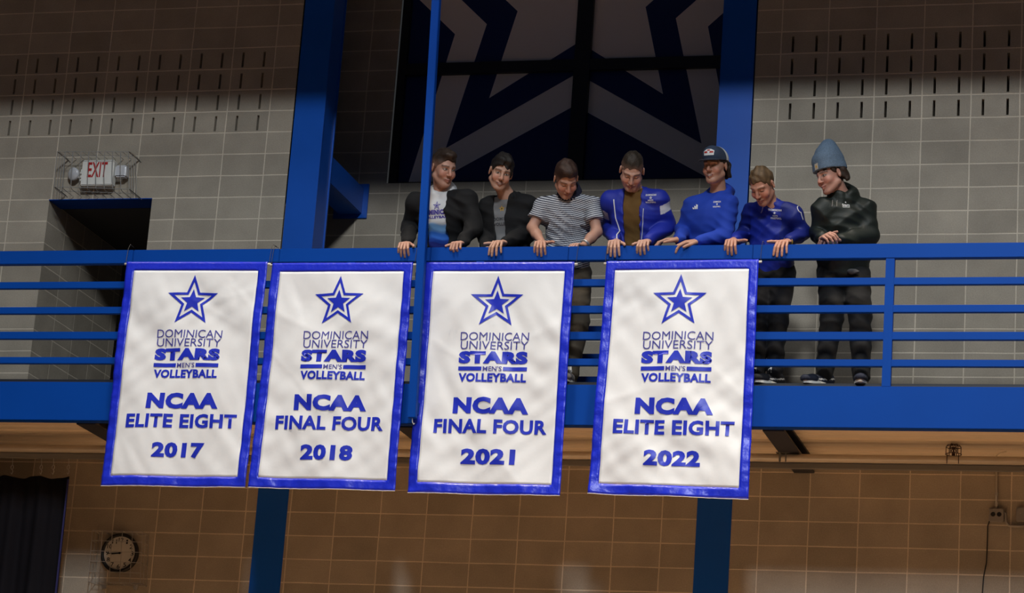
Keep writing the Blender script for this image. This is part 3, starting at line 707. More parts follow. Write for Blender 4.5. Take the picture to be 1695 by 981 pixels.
def unit(v): v = np.asarray(v, float); return v/np.linalg.norm(v)
def rot(yaw, pitch, roll):
    y, p, r = [math.radians(a) for a in (yaw, pitch, roll)]
    Rz = np.array([[math.cos(y), -math.sin(y), 0], [math.sin(y), math.cos(y), 0], [0, 0, 1]])
    Rx = np.array([[1, 0, 0], [0, math.cos(p), -math.sin(p)], [0, math.sin(p), math.cos(p)]])
    Ry = np.array([[math.cos(r), 0, math.sin(r)], [0, 1, 0], [-math.sin(r), 0, math.cos(r)]])
    return Rz@Rx@Ry

def folds(seed, amp, sc=1.0):
    rs = np.random.RandomState(seed); ph = rs.rand(20)*6.28
    rd = lambda a: 1.15-2*np.sqrt(np.sin(a*.5)**2+.06)
    def f(P):
        x, y, z = P[:, 0]*sc, P[:, 1]*sc, P[:, 2]*sc
        a = rd(44*z+20*x+2.6*np.sin(9*x+ph[0])+1.8*np.sin(11*y+ph[1])+ph[2])*(.5+.5*np.sin(7*x+5*z+ph[3]))
        b = rd(28*z-38*x+2.4*np.sin(8*z+ph[4])+11*y+ph[5])*(.5+.5*np.sin(6*z-8*x+ph[6]))
        c = rd(80*z+30*x-26*y+2.6*np.sin(13*x+ph[7])+ph[8])*(.5+.5*np.sin(9*x-7*z+6*y+ph[9]))
        return -amp*(.7*a+.7*b+.4*c)
    return f

def head_prims(g, H, hs, R, ears=True, jaw=1.0, smile=0):
    T = lambda p: H+R@(np.asarray(p, float)*hs)
    E = lambda c, r, k=.015, op='u', rr=None: g.ell(T(c), np.array(r)*hs, R if rr is None else R@rr, k*hs, op)
    C = lambda a, b, ra, rb, k=.012, op='u': g.cap(T(a), T(b), ra*hs, rb*hs, k*hs, op)
    E((0, .015, .038), (.074, .094, .088), .01)
    E((0, -.030, -.015), (.062, .060, .085), .03)
    E((0, -.040, -.072), (.046*jaw, .045, .042), .025)
    for s in (-1, 1):
        C((s*.056*jaw, .002, -.055), (s*.022*jaw, -.066, -.100), .020, .017, .025)
        E((s*.040, -.066, -.030), (.024, .022, .024), .025)           # cheek
        C((s*.012, -.088, .030), (s*.045, -.070, .028), .010, .009, .015)   # brow ridge
    E((0, -.078, -.104), (.022, .017, .016), .02)
    for s in (-1, 1): E((s*.031, -.094, .008), (.017, .013, .010), .012, 'c')
    for s in (-1, 1): E((s*.031, -.0745, .007), (.0145, .0125, .0125), .004)   # eyeballs under the lids
    C((0, -.090, .020), (0, -.113, -.026), .0085, .0125, .012)
    for s in (-1, 1): E((s*.011, -.102, -.031), (.0085, .010, .0075), .008)
    mw = .024+.004*smile
    C((-mw, -.084, -.060+.004*smile), (0, -.0985, -.0615), .0055, .0075, .006); C((mw, -.084, -.060+.004*smile), (0, -.0985, -.0615), .0055, .0075, .006)
    C((-mw*.8, -.083, -.071+.004*smile), (0, -.0955, -.075), .006, .008, .006); C((mw*.8, -.083, -.071+.004*smile), (0, -.0955, -.075), .006, .008, .006)
    if ears:
        for s in (-1, 1):
            a = math.radians(22)*s; rr = np.array([[math.cos(a), -math.sin(a), 0], [math.sin(a), math.cos(a), 0], [0, 0, 1]])
            E((s*.080, .012, -.002), (.0085, .020, .031), .006, 'u', rr); E((s*.089, .006, .002), (.006, .010, .018), .004, 'c', rr)

def hand_prims(g, W, f, n, th, curl, s=1.0, spread=1.0, thumb=(.75, .55, -.15), curls=None, tl=1.0):
    """W wrist, f direction of the palm, n back of the hand, th side of the thumb"""
    f = unit(f); n = unit(np.asarray(n)-f*(np.asarray(n)@f)); th = unit(np.asarray(th)-f*(np.asarray(th)@f)-n*(np.asarray(th)@n))
    Wp = np.asarray(W, float)
    g.ecap(Wp+f*.008*s, Wp+f*.075*s, th, .029*s, .017*s, .038*s, .014*s, .012)
    g.cap(Wp+th*.016*s+f*.02*s-n*.006*s, Wp+th*.026*s+f*.055*s-n*.006*s, .016*s, .013*s, .012)
    spec = [(.029, .086, .046, .027, .023, .0096), (.0095, .092, .050, .031, .024, .0100), (-.0105, .088, .047, .029, .024, .0095), (-.029, .078, .037, .022, .021, .0084)]
    for i, (o, fo, l1, l2, l3, r) in enumerate(spec):
        k = Wp+f*fo*s+th*o*s*(1+.04*spread); ang = 0; cu = curl if curls is None else curls[i]
        g.cap(Wp+f*.05*s+th*o*.8*s, k, r*1.05*s, r*1.12*s, .006)
        sd = th*(o/.029)*.10*spread
        for l, a, r1, r2 in ((l1, cu[0], r*1.08, r*.98), (l2, cu[1], r*1.0, r*.92), (l3, cu[2], r*.94, r*.80)):
            ang += math.radians(a); d = unit(f*math.cos(ang)-n*math.sin(ang)+sd); k2 = k+d*l*s; g.cap(k, k2, r1*s, r2*s, .002); k = k2
    t0 = Wp+f*.022*s+th*.026*s-n*.004*s; d1 = unit(f*thumb[0]+th*thumb[1]+n*thumb[2]); t1 = t0+d1*.038*s*tl; d2 = unit(d1+f*.35); t2 = t1+d2*.033*s*tl; d3 = unit(d2+f*.25-n*.15); t3 = t2+d3*.025*s*tl
    g.cap(t0, t1, .014*s, .0115*s, .010); g.cap(t1, t2, .0115*s, .0105*s, .004); g.cap(t2, t3, .0105*s, .0085*s, .003)

def arc(pts, n=3):
    return pts

PEOPLE = []
def person(sp):
    hs = sp.get('hs', 1.13); R = rot(*sp['rot'])
    H = at(*sp['head'])
    shA, shB = at(*sp['shA']), at(*sp['shB']); nk = at(*sp['neck'])
    elA, elB, wrA, wrB = [at(*sp[k]) for k in ('elA', 'elB', 'wrA', 'wrB')]
    hip = at(*sp['hip']); hip[2] = FZ+sp.get('hipz', 1.0)
    anA, anB = [np.array([at(*sp[k])[0], sp.get('fy', -1.38), FZ+.10]) for k in ('anA', 'anB')]
    sx = unit(shB-shA); M = (shA+shB)/2; upv = unit(M-hip); upv = unit(upv-sx*(upv@sx)); fr = np.cross(sx, upv)
    hx = np.array([1, 0, 0.])
    hA, hB = hip-hx*.095, hip+hx*.095
    knA, knB = [(h*.5+a*.5)+np.array([0, -.05, .03]) for h, a in ((hA, anA), (hB, anB))]
    if 'knA' in sp: knA[0] = at(*sp['knA'])[0]
    if 'knB' in sp: knB[0] = at(*sp['knB'])[0]
    base = np.array([hip[0], -1.35, FZ])
    belly = hip*.62+M*.38
    pts = np.array([H, shA, shB, elA, elB, wrA, wrB, hA, hB, anA, anB, knA, knB]); lo, hi = pts.min(0)-.22, pts.max(0)+.22; lo[2] = FZ-.02
    lo[1] = min(lo[1], anA[1]-.28)
    # ---- one continuous body
    g = Grid(lo, hi, .004)
    chest = M-upv*.10
    g.ecap(chest, belly, sx, .155, .105, .135, .10, .05); g.ecap(belly, hip, hx, .135, .10, .15, .11, .05)
    g.cap(nk-upv*.035, shA, .052, .050, .05); g.cap(nk-upv*.035, shB, .052, .050, .05)
    # neck
    skb = H+R@(np.array([0, .028, -.055])*hs)
    g.cap(nk-upv*.05, skb, .066, .058, .03)
    head_prims(g, H, hs, R, True, sp.get('jaw', 1), sp.get('smile', 0))
    for s_, e, w_ in ((shA, elA, wrA), (shB, elB, wrB)):
        g.cap(s_, e, .049, .043, .03); g.cap(e, e*.55+w_*.45, .043, .043, .02); g.cap(e*.55+w_*.45, w_, .041, .028, .02)
    for h_, k_, a_, td_ in ((hA, knA, anA, sp.get('toeA', (-.15, -1, 0))), (hB, knB, anB, sp.get('toeB', (.1, -1, 0)))):
        g.cap(h_, k_, .088, .062, .04); k2 = k_*.65+a_*.35+[0, .02, 0]; g.cap(k_, k2, .058, .062, .03); g.cap(k2, a_, .06, .04, .03)
        t_ = unit(td_); g.cap(a_-t_*.02-[0, 0, .04], a_+t_*.13-[0, 0, .055], .036, .030, .03)
    for key, w_ in (('hdA', wrA), ('hdB', wrB)):
        d = sp[key]; hand_prims(g, w_, d['f'], d['n'], d['th'], d.get('curl', (20, 30, 20)), d.get('s', 1.12)*1.06, d.get('spread', 1), d.get('thumb', (.75, .55, -.15)), d.get('curls'), d.get('tl', 1))
    V, F = g.mesh(); del g
    # ---- skin tones
    skin = np.array(sp.get('skin', (.50, .27, .19))); hairc = np.array(sp['hairc'])
    skin = skin*.85; col = np.tile(skin, (len(V), 1)); L_ = ((V-H)@R)/hs; x, y, z = L_.T; near = (np.abs(x) < .1) & (np.abs(y) < .14) & (np.abs(z) < .16)
    fr_ = near & (y < -.03)
    def mix(m, c, t): col[m] = col[m]*(1-t)+np.array(c)*t
    mix(fr_ & (z < -.035) & (z > -.13), skin*.80, sp.get('stubble', .3)*1.0)
    mix(fr_ & (np.abs(np.abs(x)-.042) < .022) & (np.abs(z+.028) < .022), skin*[1.12, .80, .78], .5)
    mix(fr_ & (np.abs(x) < .016) & (np.abs(z+.025) < .018) & (y < -.095), skin*[1.12, .85, .82], .5)
    if sp.get('moustache'): mix(fr_ & (((x/.030)**2+((z+.050)/.010)**2) < 1), hairc*1.2, .35)
    bz = .031-((np.abs(x)-.03)/.03)**2*.005
    mix(fr_ & (np.abs(np.abs(x)-.034) < .022) & (np.abs(z-bz) < .0058), hairc*.9, .65)
    ex_, ez_ = (np.abs(x)-.031), z-.0075
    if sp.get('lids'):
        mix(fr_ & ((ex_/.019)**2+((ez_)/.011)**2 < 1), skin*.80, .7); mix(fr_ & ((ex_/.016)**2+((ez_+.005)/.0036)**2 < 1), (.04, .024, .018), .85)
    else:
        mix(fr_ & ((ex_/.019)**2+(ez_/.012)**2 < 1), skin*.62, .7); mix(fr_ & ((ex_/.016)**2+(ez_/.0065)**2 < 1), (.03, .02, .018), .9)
        e = fr_ & ((ex_/.0135)**2+((ez_+.0005)/.0048)**2 < 1); mix(e, (.50, .46, .43), .9)
        lx = sp.get('look', 0); mix(e & (((np.abs(x)-.031)*np.sign(x)*1.0-lx)**2+ez_**2 < .0058**2), (.03, .02, .012), 1)
    mz = -.067+.004*sp.get('smile', 0)*(np.abs(x)/.026)**2
    mix(fr_ & ((x/.027)**2+((z-mz)/.0115)**2 < 1) & (y < -.075), (.36, .12, .10), .7)
    if sp.get('teeth'): mix(fr_ & ((x/.024)**2+((z-mz)/.0065)**2 < 1), (.12, .04, .035), .9); mix(fr_ & ((x/.018)**2+((z-mz-.001)/.0032)**2 < 1), (.52, .48, .43), .9)
    else: mix(fr_ & (np.abs(x) < .024) & (np.abs(z-mz) < .0022), (.10, .035, .03), .8)
    mix(near & (z > sp.get('scalp', .07)) , hairc, .85); mix(near & (y > .03) & (z > -.06), hairc, .8)
    body = np_mesh('person', V, F, M_skin, None, base, col); body.location = Vector(base)
    tag(body, sp['label'], 'person', 'young men leaning on the balcony rail')
    # ---- hair
    hd = sp['hair']
    if hd:
        hg = Grid((-.125, -.15, -.16), (.125, .15, .19), .004)
        hg.ell((0, .016, .040), (.074+hd['side'], .094+hd['side'], .088+hd['top']), None, .01)
        if hd.get('quiff'): hg.ell((hd.get('qx', 0), -.045, .105), (.055, .05, hd['quiff']), None, .03)
        if hd.get('back'):
            for a in np.linspace(-1.25, 1.25, 9): hg.cap((.078*math.sin(a), .03+.065*math.cos(a), .01), (.083*math.sin(a), .035+.075*math.cos(a), -.06-hd['back']*(.7+.3*math.cos(3.3*a))), .022, .012, .02)
        hl = hd.get('line', .070); yy = [-.2, -.085, -.062, -.045, -.028, -.012, .012, .022, .04, .2]; zz = [hl+.005, hl, hl-.012, hl-.05, hd.get('burn', -.005), hd.get('burn', -.005), .034, -.03, -.075, -.085]
        if hd.get('back'): zz[-2:] = [-.2, -.2]; zz[-3] = -.10
        n1 = np.random.RandomState(sp['seed']).rand(12)*6.28
        def hcut(P):
            zc = np.interp(P[..., 1], yy, zz)+.006*np.sin(70*P[..., 0]+n1[0])+hd.get('slant', 0)*P[..., 0]; return (zc-P[..., 2])*.8
        hg.put(lambda P: hcut(P), hg.lo, hg.lo+hg.h*hg.n, .006, 'c2') if False else None
        q, P = hg.sl(hg.lo, hg.lo+hg.h*hg.n); hg.d[q] = np.maximum(hg.d[q], hcut(P).astype(np.float32))
        tf = hd.get('tuft', .003); fq = hd.get('freq', 1.0)
        hg.warp(lambda P: tf*(np.sin(fq*(120*P[:, 0]+35*P[:, 1]*np.sin(9*P[:, 2]+n1[1]))+2*np.sin(40*P[:, 1]+n1[2])+n1[3])*.6+np.sin(fq*(85*P[:, 1]+60*P[:, 0])+2*np.sin(50*P[:, 2]+n1[4]))*.6))
        hV, hF = hg.mesh()
        sh = .75+.5*(.5+.5*np.sin(150*hV[:, 0]+60*hV[:, 1]+3*np.sin(40*hV[:, 2]+n1[5])))*hd.get('streak', .5)
        fade = np.clip((hV[:, 2]-hd.get('fade', -1))/.05, 0, 1)[:, None] if hd.get('fade') is not None else 1.0
        hc = hairc*sh[:, None]; hc = hc*fade+(hairc*.6+skin*.35)*(1-fade) if hd.get('fade') is not None else hc
        ho = np_mesh('hair', H+(R@(hV*hs).T).T, hF, M_hair, body, base, hc)
    # ---- trousers and shoes
    tr = sp['trousers']; inf = tr.get('inf', .018)
    g = Grid([min(hA[0], anA[0], knA[0])-.2, lo[1], FZ-.01], [max(hB[0], anB[0], knB[0])+.2, hi[1], hip[2]+.25], .007)
    g.ecap(hip+[0, 0, .13], hip-[0, 0, .02], hx, .145+inf, .105+inf, .16+inf, .12+inf, .03)
    for h_, k_, a_ in ((hA, knA, anA), (hB, knB, anB)):
        g.cap(h_, k_, .092+inf, .066+inf, .03); g.cap(k_, a_+[0, .01, -.01], .066+inf, .044+inf, .02)
    g.warp(folds(sp['seed']+50, .008))
    V, F = g.mesh(); c = np.array(tr['col']); cc_ = np.tile(c, (len(V), 1))
    np_mesh('trousers', V, F, M_cloth, body, base, cc_)
    for a_, tdir in ((anA, sp.get('toeA', (-.15, -1, 0))), (anB, sp.get('toeB', (.1, -1, 0)))):
        t = unit(tdir); sd = np.array([-t[1], t[0], 0]); gl_ = FZ+.002
        hl_, ball, toe = np.array([*(a_-t*.055)[:2], gl_+.045]), np.array([*(a_+t*.11)[:2], gl_+.042]), np.array([*(a_+t*.185)[:2], gl_+.036])
        g = Grid(np.minimum(hl_, toe)-.12, np.maximum(hl_, toe)+.14, .0055)
        g.ecap(hl_, ball, sd, .040, .045, .050, .040, .02); g.ecap(ball, toe, sd, .050, .038, .040, .030, .02); g.cap(hl_+[0, 0, .03], a_+[0, 0, .02], .042, .05, .03)
        g.d = np.maximum(g.d, (gl_+.02-(g.lo[2]+g.h*np.arange(g.n[2]))).astype(np.float32)[None, None, :])
        V, F = g.mesh(); c = np.array(sp['shoe']); cc_ = np.tile(c, (len(V), 1)); sv = (V-a_)@sd; tv = (V-a_)@t
        lace = (np.abs(sv) < .018) & (tv > .03) & (tv < .11) & (np.sin(tv*330) > .2) & (V[:, 2] > gl_+.055); cc_[lace] = .6
        if sp.get('stripe'): cc_[(np.abs(V[:, 2]-gl_-.05+.2*(tv-.03)) < .006) & (np.abs(sv) > .03) & (tv < .09)] = .6
        sh_ = np_mesh('shoe', V, F, M_cloth, body, base, cc_)
        mb = MB(base); n_ = 28; ring = []
        for k in range(n_):
            q = 2*math.pi*k/n_; cx_, cy_ = math.cos(q), math.sin(q); lt = .065+.128*cx_; wd = .047*(1-.12*cx_*cx_)*(1.0 if cx_ > 0 else .9); ring.append(a_*[1, 1, 0]+t*lt+sd*wd*cy_*1.08)
        vs = [np.array([p[0], p[1], gl_]) for p in ring]+[np.array([p[0], p[1], gl_+.027]) for p in ring]
        mb.add(vs, [tuple(range(n_-1, -1, -1)), tuple(range(n_, 2*n_))]+[(k, (k+1) % n_, n_+(k+1) % n_, n_+k) for k in range(n_)]); mb.build('sole', M_white if sp.get('wsole', 1) else M_black, sh_, 0)
        if tr.get('sock'):
            mb = MB(base); mb.tube([a_+[0, 0, -.01], a_+[0, 0, .06]], .05, 14); mb.build('sock', sp['sockm'], body, 0, True)
    out = dict(body=body, base=base, sx=sx, up=upv, fr=fr, M=M, H=H, R=R, hs=hs, nk=nk, shA=shA, shB=shB, elA=elA, elB=elB, wrA=wrA, wrB=wrB, hip=hip, belly=belly, chest=chest, lo=lo, hi=hi, sp=sp)
    return out

def torso_cloth(p, name, inf, sleeve, m, colf, seed, fold=.006, hem=-.06, open_=None, collar=None, hood=None, hoff=.035, hv=-.06, cuff=0, h=.006, bloat=0.0, neck=0.0, extra=None):
    """upper-body garment around the figure; sleeve = share of the forearm covered, or negative for a short sleeve"""
    lo, hi = p['lo'].copy(), p['hi'].copy(); lo[2] = p['hip'][2]-.2
    g = Grid(lo, hi, h); sx, upv, fr = p['sx'], p['up'], p['fr']; hx = np.array([1, 0, 0.])
    g.ecap(p['chest'], p['belly'], sx, .158+inf, .108+inf, .142+inf+bloat, .104+inf+bloat, .05); g.ecap(p['belly'], p['hip']+upv*(-hem*0), hx, .142+inf+bloat, .104+inf+bloat, .150+inf+bloat, .112+inf, .05)
    g.ecap(p['M']-upv*.045, p['chest']-upv*.04, sx, .165+inf, .085+inf, .166+inf, .105+inf, .05)
    g.cap(p['nk']-upv*(.040+neck), p['shA'], .058+inf*.5, .052+inf, .05); g.cap(p['nk']-upv*(.040+neck), p['shB'], .058+inf*.5, .052+inf, .05)
    for s_, e, w_ in ((p['shA'], p['elA'], p['wrA']), (p['shB'], p['elB'], p['wrB'])):
        if sleeve < 0:
            q = s_+(e-s_)*(-sleeve); g.cap(s_, q, .053+inf, .056+inf, .03)
        else:
            g.cap(s_, e, .051+inf, .047+inf, .055); q = e+(w_-e)*sleeve; g.cap(e, q, .048+inf, .035+inf*.55, .02)
            if cuff: g.cap(q-(w_-e)*.10, q, .036+cuff, .034+cuff, .006)
    if collar:
        r, hgt, th, cen = collar
        for a in np.linspace(-2.6, 2.6, 17):
            c = p['nk']+cen[0]*sx+cen[1]*fr+cen[2]*upv; d = -fr*math.cos(a)+sx*math.sin(a)
            kk = .6+.4*max(0, math.cos(a*.6)); g.cap(c+d*r, c+d*(r*.98)+upv*hgt*kk, th, th*.8, .015)
    if hood:
        c = p['nk']+upv*hoff
        for a in np.linspace(-2.7, 2.7, 19):
            d = -fr*math.cos(a)+sx*math.sin(a); rr = hood*(1.0+.12*math.cos(a)); dr_ = hv*(1-math.cos(a))*.5
            g.cap(c+d*rr*.92+upv*(.0+dr_), c+d*rr+upv*(-.045+dr_), .027, .03, .03)
        g.ell(c-fr*.105-upv*.05, (.10, .055, .075), np.stack([sx, fr, upv], 1), .04)
    zt = lambda P: (P-p['M'])@upv
    if sleeve < 0:
        for s_, e in ((p['shA'], p['elA']), (p['shB'], p['elB'])):
            dv = unit(e-s_); q = s_+(e-s_)*(-sleeve)
            g.cut(lambda P, q=q, dv=dv: -np.maximum((q-P)@dv, np.sqrt(((P-q)**2).sum(-1))-.12)*1.0 if False else np.maximum((q-P)@dv, np.sqrt(((P-q)**2).sum(-1))-.12), q-.15, q+.15, .004)
    # hem
    hz_ = p['hip'][2]+hem
    g.cut(lambda P: P[..., 2]-hz_, [lo[0], lo[1], lo[2]-.1], [hi[0], hi[1], hz_+.05], .006) 
    # wrists stay free
    if open_:
        zs = np.array([q[0] for q in open_]); xl = np.array([q[1] for q in open_]); xr = np.array([q[2] for q in open_]); o_ = np.argsort(zs)
        def fo(P):
            q = P-p['M']; zz = q@upv; xx = q@sx; yy = q@fr
            a, b = np.interp(zz, zs[o_], xl[o_]), np.interp(zz, zs[o_], xr[o_])
            return np.maximum(np.maximum(a-xx, xx-b), .02-yy)
        g.cut(fo, None, None, .004)
    if extra: extra(g)
    g.warp(folds(seed, fold))
    V, F = g.mesh()
    q = V-p['M']; loc = np.stack([q@sx, q@fr, q@upv], 1)
    o = np_mesh(name, V, F, m, p['body'], p['base'], colf(V, loc))
    return o, (V, F)

def bvh_of(vf): return BVHTree.FromPolygons([tuple(v) for v in vf[0]], [tuple(f) for f in vf[1]])
def decal(p, tree, parent, name, m, shapes, center, xdir, ydir, out, off=.0022, step=.012):
    """flat print laid on a garment: shapes in metres around centre, pressed along -out onto the cloth"""
    V2, Fc = cut_shapes(shapes, step); vs = []; ok = []
    n = unit(out)
    for q in V2:
        P = center+xdir*q[0]+ydir*q[1]+n*.35; hit, nn, i, d = tree.ray_cast(Vector(P), Vector(-n), .8)
        if hit is None: vs.append(P); ok.append(False); continue
        vs.append(np.array(hit)+n*off); ok.append(d < .60)
    fs = [f for f in Fc if all(ok[i] for i in f)]
    if not fs: return None
    used = sorted({i for f in fs for i in f}); rm = {j: i for i, j in enumerate(used)}
    mb = MB(p['base']); mb.add([vs[i] for i in used], [tuple(rm[i] for i in f) for f in fs]); return mb.build(name, m, parent)
def on_cloth(tree, px, py):
    d = fw + rt*(px-847.5)/F_PX - up*(py-490.5)/F_PX; hit, n, i, dist = tree.ray_cast(Vector(CAM+unit(d)*15), Vector(unit(d)), 12)
    return None if hit is None else np.array(hit)
def T2(t, w_, h_, cy=0, cx=0, bold=.03): return fit_text(t, cx-w_/2, cx+w_/2, cy-h_/2, cy+h_/2, bold, 2)
def line_decal(p, tree, parent, name, m, pxs, wd, out=None):
    """narrow trim sewn on the cloth through the given points"""
    pts = [on_cloth(tree, *q) for q in pxs]; pts = [q for q in pts if q is not None]
    if len(pts) < 2: return
    fine = []
    for a, b in zip(pts[:-1], pts[1:]):
        for t in np.linspace(0, 1, 9)[:-1]: fine.append(a*(1-t)+b*t)
    fine.append(pts[-1]); res = []
    for q in fine:
        o_ = p['fr'] if out is None else out
        hit, n, i, d = tree.ray_cast(Vector(q+o_*.2), Vector(-o_), .5); res.append(np.array(hit)+np.array(n)*.001 if hit is not None else q)
    mb = MB(p['base']); mb.tube(res, wd/2, 6); return mb.build(name, m, parent, 0, True)
plain = lambda c: (lambda V, L: np.tile(np.array(c, float), (len(V), 1)))
RTOP = -1.586+ZO
def grip(px, dx=0.0, th=1, **k):
    """a hand laid over the top rail, fingers hanging down its front"""
    d = dict(f=(dx, -1, -.30), n=(0, -.30, 1), th=(th, 0, 0), curl=(42, 42, 12)); d.update(k); return d
def wr(px, py=None, Y=-1.50, dz=.034):
    p = at(px, 405, Y); return p

# first man: black jacket over a white and blue hoodie
BLK = (.010, .010, .011); YS = -1.33
WY = -1.505
def W(px, dz=.062, Y=WY):
    p = at(px, 404, Y); z = RTOP+dz
    # pixel that shows the rail-height point
    return (px, 404+(p[2]-z)/.00505, Y)
HEADY = -1.45

p1 = person(dict(seed=1, label='man in an open black jacket over a white and blue hoodie, beside the thin pole', head=(734, 279, HEADY+.02), rot=(50, 24, -6), hs=1.17, neck=(731, 317, -1.33),
    shA=(690, 336, YS), shB=(773, 331, YS), elA=(679, 374, -1.18), elB=(785, 375, -1.34), wrA=W(674), wrB=W(764), hip=(727, 460, -1.12), anA=(712, 620, -1.3), anB=(745, 620, -1.3),
    hdA=grip(674, .05, 1, curl=(50, 45, 15)), hdB=grip(764, -.15, -1, curl=(62, 75, 50), s=1.1), hairc=(.035, .020, .013), skin=(.56, .31, .23), hair=dict(side=.006, top=.016, line=.072, quiff=.03, fade=.02),
    lids=0, look=.003, smile=.8, stubble=.15, trousers=dict(col=(.012, .012, .014)), shoe=(.03, .03, .03)))
def c1(V, L):
    z = L[:, 2]; w_ = np.array([.68, .68, .69]); lb = np.array([.20, .42, .74]); db = np.array([.012, .055, .36]); dn = np.array([.010, .020, .19])
    zz = z+.012*np.sin(30*V[:, 0]); st = lambda a, b: np.clip((zz-a)/(b-a), 0, 1)[:, None]
    c = w_*st(-.185, -.165)+lb*(1-st(-.185, -.165)); k = st(-.255, -.225); c = c*k+np.array([.03, .14, .56])*(1-k); k = st(-.31, -.29); c = c*k+db*(1-k); k = st(-.335, -.325); return c*k+dn*(1-k)
h1, hv1 = torso_cloth(p1, 'hoodie', .010, .6, M_cloth, c1, 11, .005, hood=.084, hoff=.060, hv=-.10)
j1, jv1 = torso_cloth(p1, 'jacket', .030, .95, M_cloth, plain(BLK), 12, .009, open_=[(.2, -.12, .075), (.02, -.11, .062), (-.05, -.105, .050), (-.4, -.10, .068), (-.8, -.11, .07)], bloat=.012, hem=-.03)
t1 = bvh_of(hv1); c = on_cloth(t1, 723, 350)
decal(p1, t1, h1, 'lettering', M_bprint, [T2('DOMINICAN', .26, .042, -.004, -.010, .07), T2('VOLLEYBALL', .22, .022, -.045, -.010, .05), star_ring(0.0, .048, .036, .024), star_fill(0.0, .048, .015)], c, p1['sx'], p1['up'], p1['fr'])

p2 = person(dict(seed=2, label='smiling man with dark wavy hair, open black jacket over a grey tee shirt', head=(829, 286, HEADY+.04), rot=(24, 26, 8), hs=1.12, neck=(842, 322, -1.27),
    shA=(809, 343, -1.22), shB=(873, 339, -1.20), elA=(803, 385, -1.10), elB=(877, 383, -1.12), wrA=W(806, .03, -1.44), wrB=W(834), hip=(840, 460, -1.12), anA=(825, 620, -1.3), anB=(857, 620, -1.3),
    hdA=dict(f=(1, -.25, -.05), n=(0, -.1, 1), th=(0, -1, .3), curl=(15, 25, 15), s=1.05), hdB=dict(f=(-.25, -1, -.25), n=(0, -.25, 1), th=(-1, 0, 0), curl=(48, 30, 8), s=1.15, spread=1.3, thumb=(.3, .95, .0)), hairc=(.012, .009, .008), skin=(.55, .31, .22),
    hair=dict(side=.010, top=.024, line=.062, quiff=.032, tuft=.006, freq=.8, slant=-.25), smile=1, teeth=1, stubble=.35, trousers=dict(col=(.012, .012, .014)), shoe=(.03, .03, .03)))
s2, sv2 = torso_cloth(p2, 'tee_shirt', .010, -.5, M_cloth, plain((.20, .20, .205)), 21, .004, neck=.012)
j2, jv2 = torso_cloth(p2, 'jacket', .028, .93, M_cloth, plain(BLK), 22, .009, open_=[(.2, -.10, .035), (.03, -.10, .03), (-.03, -.10, .005), (-.22, -.09, -.010), (-.36, -.085, -.005), (-.8, -.09, 0)], collar=(.085, .05, .014, (0, 0, -.03)), bloat=.014, hem=-.03)
t2 = bvh_of(sv2); c = on_cloth(t2, 829, 362)
if c is not None:
    decal(p2, t2, s2, 'lettering', M_print, [T2('DOMINICAN', .20, .028, .0, .035, .02), T2('VOLLEYBALL', .20, .026, -.042, .035, .02)], c, p2['sx'], p2['up'], p2['fr'])
    decal(p2, t2, s2, 'star_print', M_gold, [star_fill(.008, .085, .027)], c, p2['sx'], p2['up'], p2['fr'])
    decal(p2, t2, s2, 'star_print', M_print, [star_fill(.008, .085, .012)], c, p2['sx'], p2['up'], p2['fr'], .0032)

p3 = person(dict(seed=3, label='man in a navy and white striped polo shirt, bowing his head over the rail', head=(937, 296, HEADY-.05), rot=(38, 54, -16), hs=1.13, neck=(943, 322, -1.36),
    shA=(899, 341, YS), shB=(979, 339, YS), elA=(881, 377, -1.36), elB=(988, 384, -1.38), wrA=W(897), wrB=W(966, .045, -1.47), hip=(938, 460, -1.12), anA=(920, 620, -1.3), anB=(948, 620, -1.3), knA=(915, 540, -1.3), knB=(958, 540, -1.3),
    hdA=grip(897, .12, 1, curl=(48, 45, 15), thumb=(.55, .8, .1)), hdB=dict(f=(-.75, -1, -.25), n=(-.1, -.3, 1), th=(-.7, .5, 0), curl=(52, 62, 30), s=1.1), hairc=(.038, .017, .011), skin=(.56, .30, .215),
    hair=dict(side=.008, top=.020, line=.075, quiff=.03, fade=.01), lids=1, stubble=.3, trousers=dict(col=(.085, .068, .048), inf=.020, sock=1), sockm=M_white, shoe=(.16, .15, .15)))
def c3(V, L):
    z = L[:, 2]; a = np.array([.60, .62, .66]); b = np.array([.022, .024, .05]); sl = np.abs(L[:, 0]) > .215
    ph = (z+.03*np.cos(L[:, 0]*9)+.004*np.sin(22*L[:, 0]+9*z))*2*math.pi/.0165; t = np.clip(.5+1.6*np.sin(ph), 0, 1)[:, None]; return a*t+b*(1-t)
s3, sv3 = torso_cloth(p3, 'polo_shirt', .020, -.62, M_cloth, c3, 31, .011, h=.0045, bloat=.02, hem=.02)
g = Grid(p3['nk']-.16, p3['nk']+.16, .005)
for sg in (-1, 1):
    for a in np.linspace(.12, 3.0, 12):
        d = p3['fr']*math.cos(a)+sg*p3['sx']*math.sin(a); c_ = p3['nk']+p3['fr']*.005+p3['up']*(.040-.045*math.cos(a)); g.cap(c_+d*.074+p3['up']*.018, c_+d*.094-p3['up']*.024, .009, .010, .008)
V, F = g.mesh(); np_mesh('collar', V, F, M_cloth, s3, p3['base'], np.tile([.010, .011, .028], (len(V), 1)))
mb = MB(p3['base']); a = p3['elB']*.13+p3['wrB']*.87; d = unit(p3['wrB']-p3['elB']); mb.lathe(a, d, [(-.008, .040), (0, .042), (.008, .040)], 20); mb.build('watch', M_wire, p3['body'], 0, True)

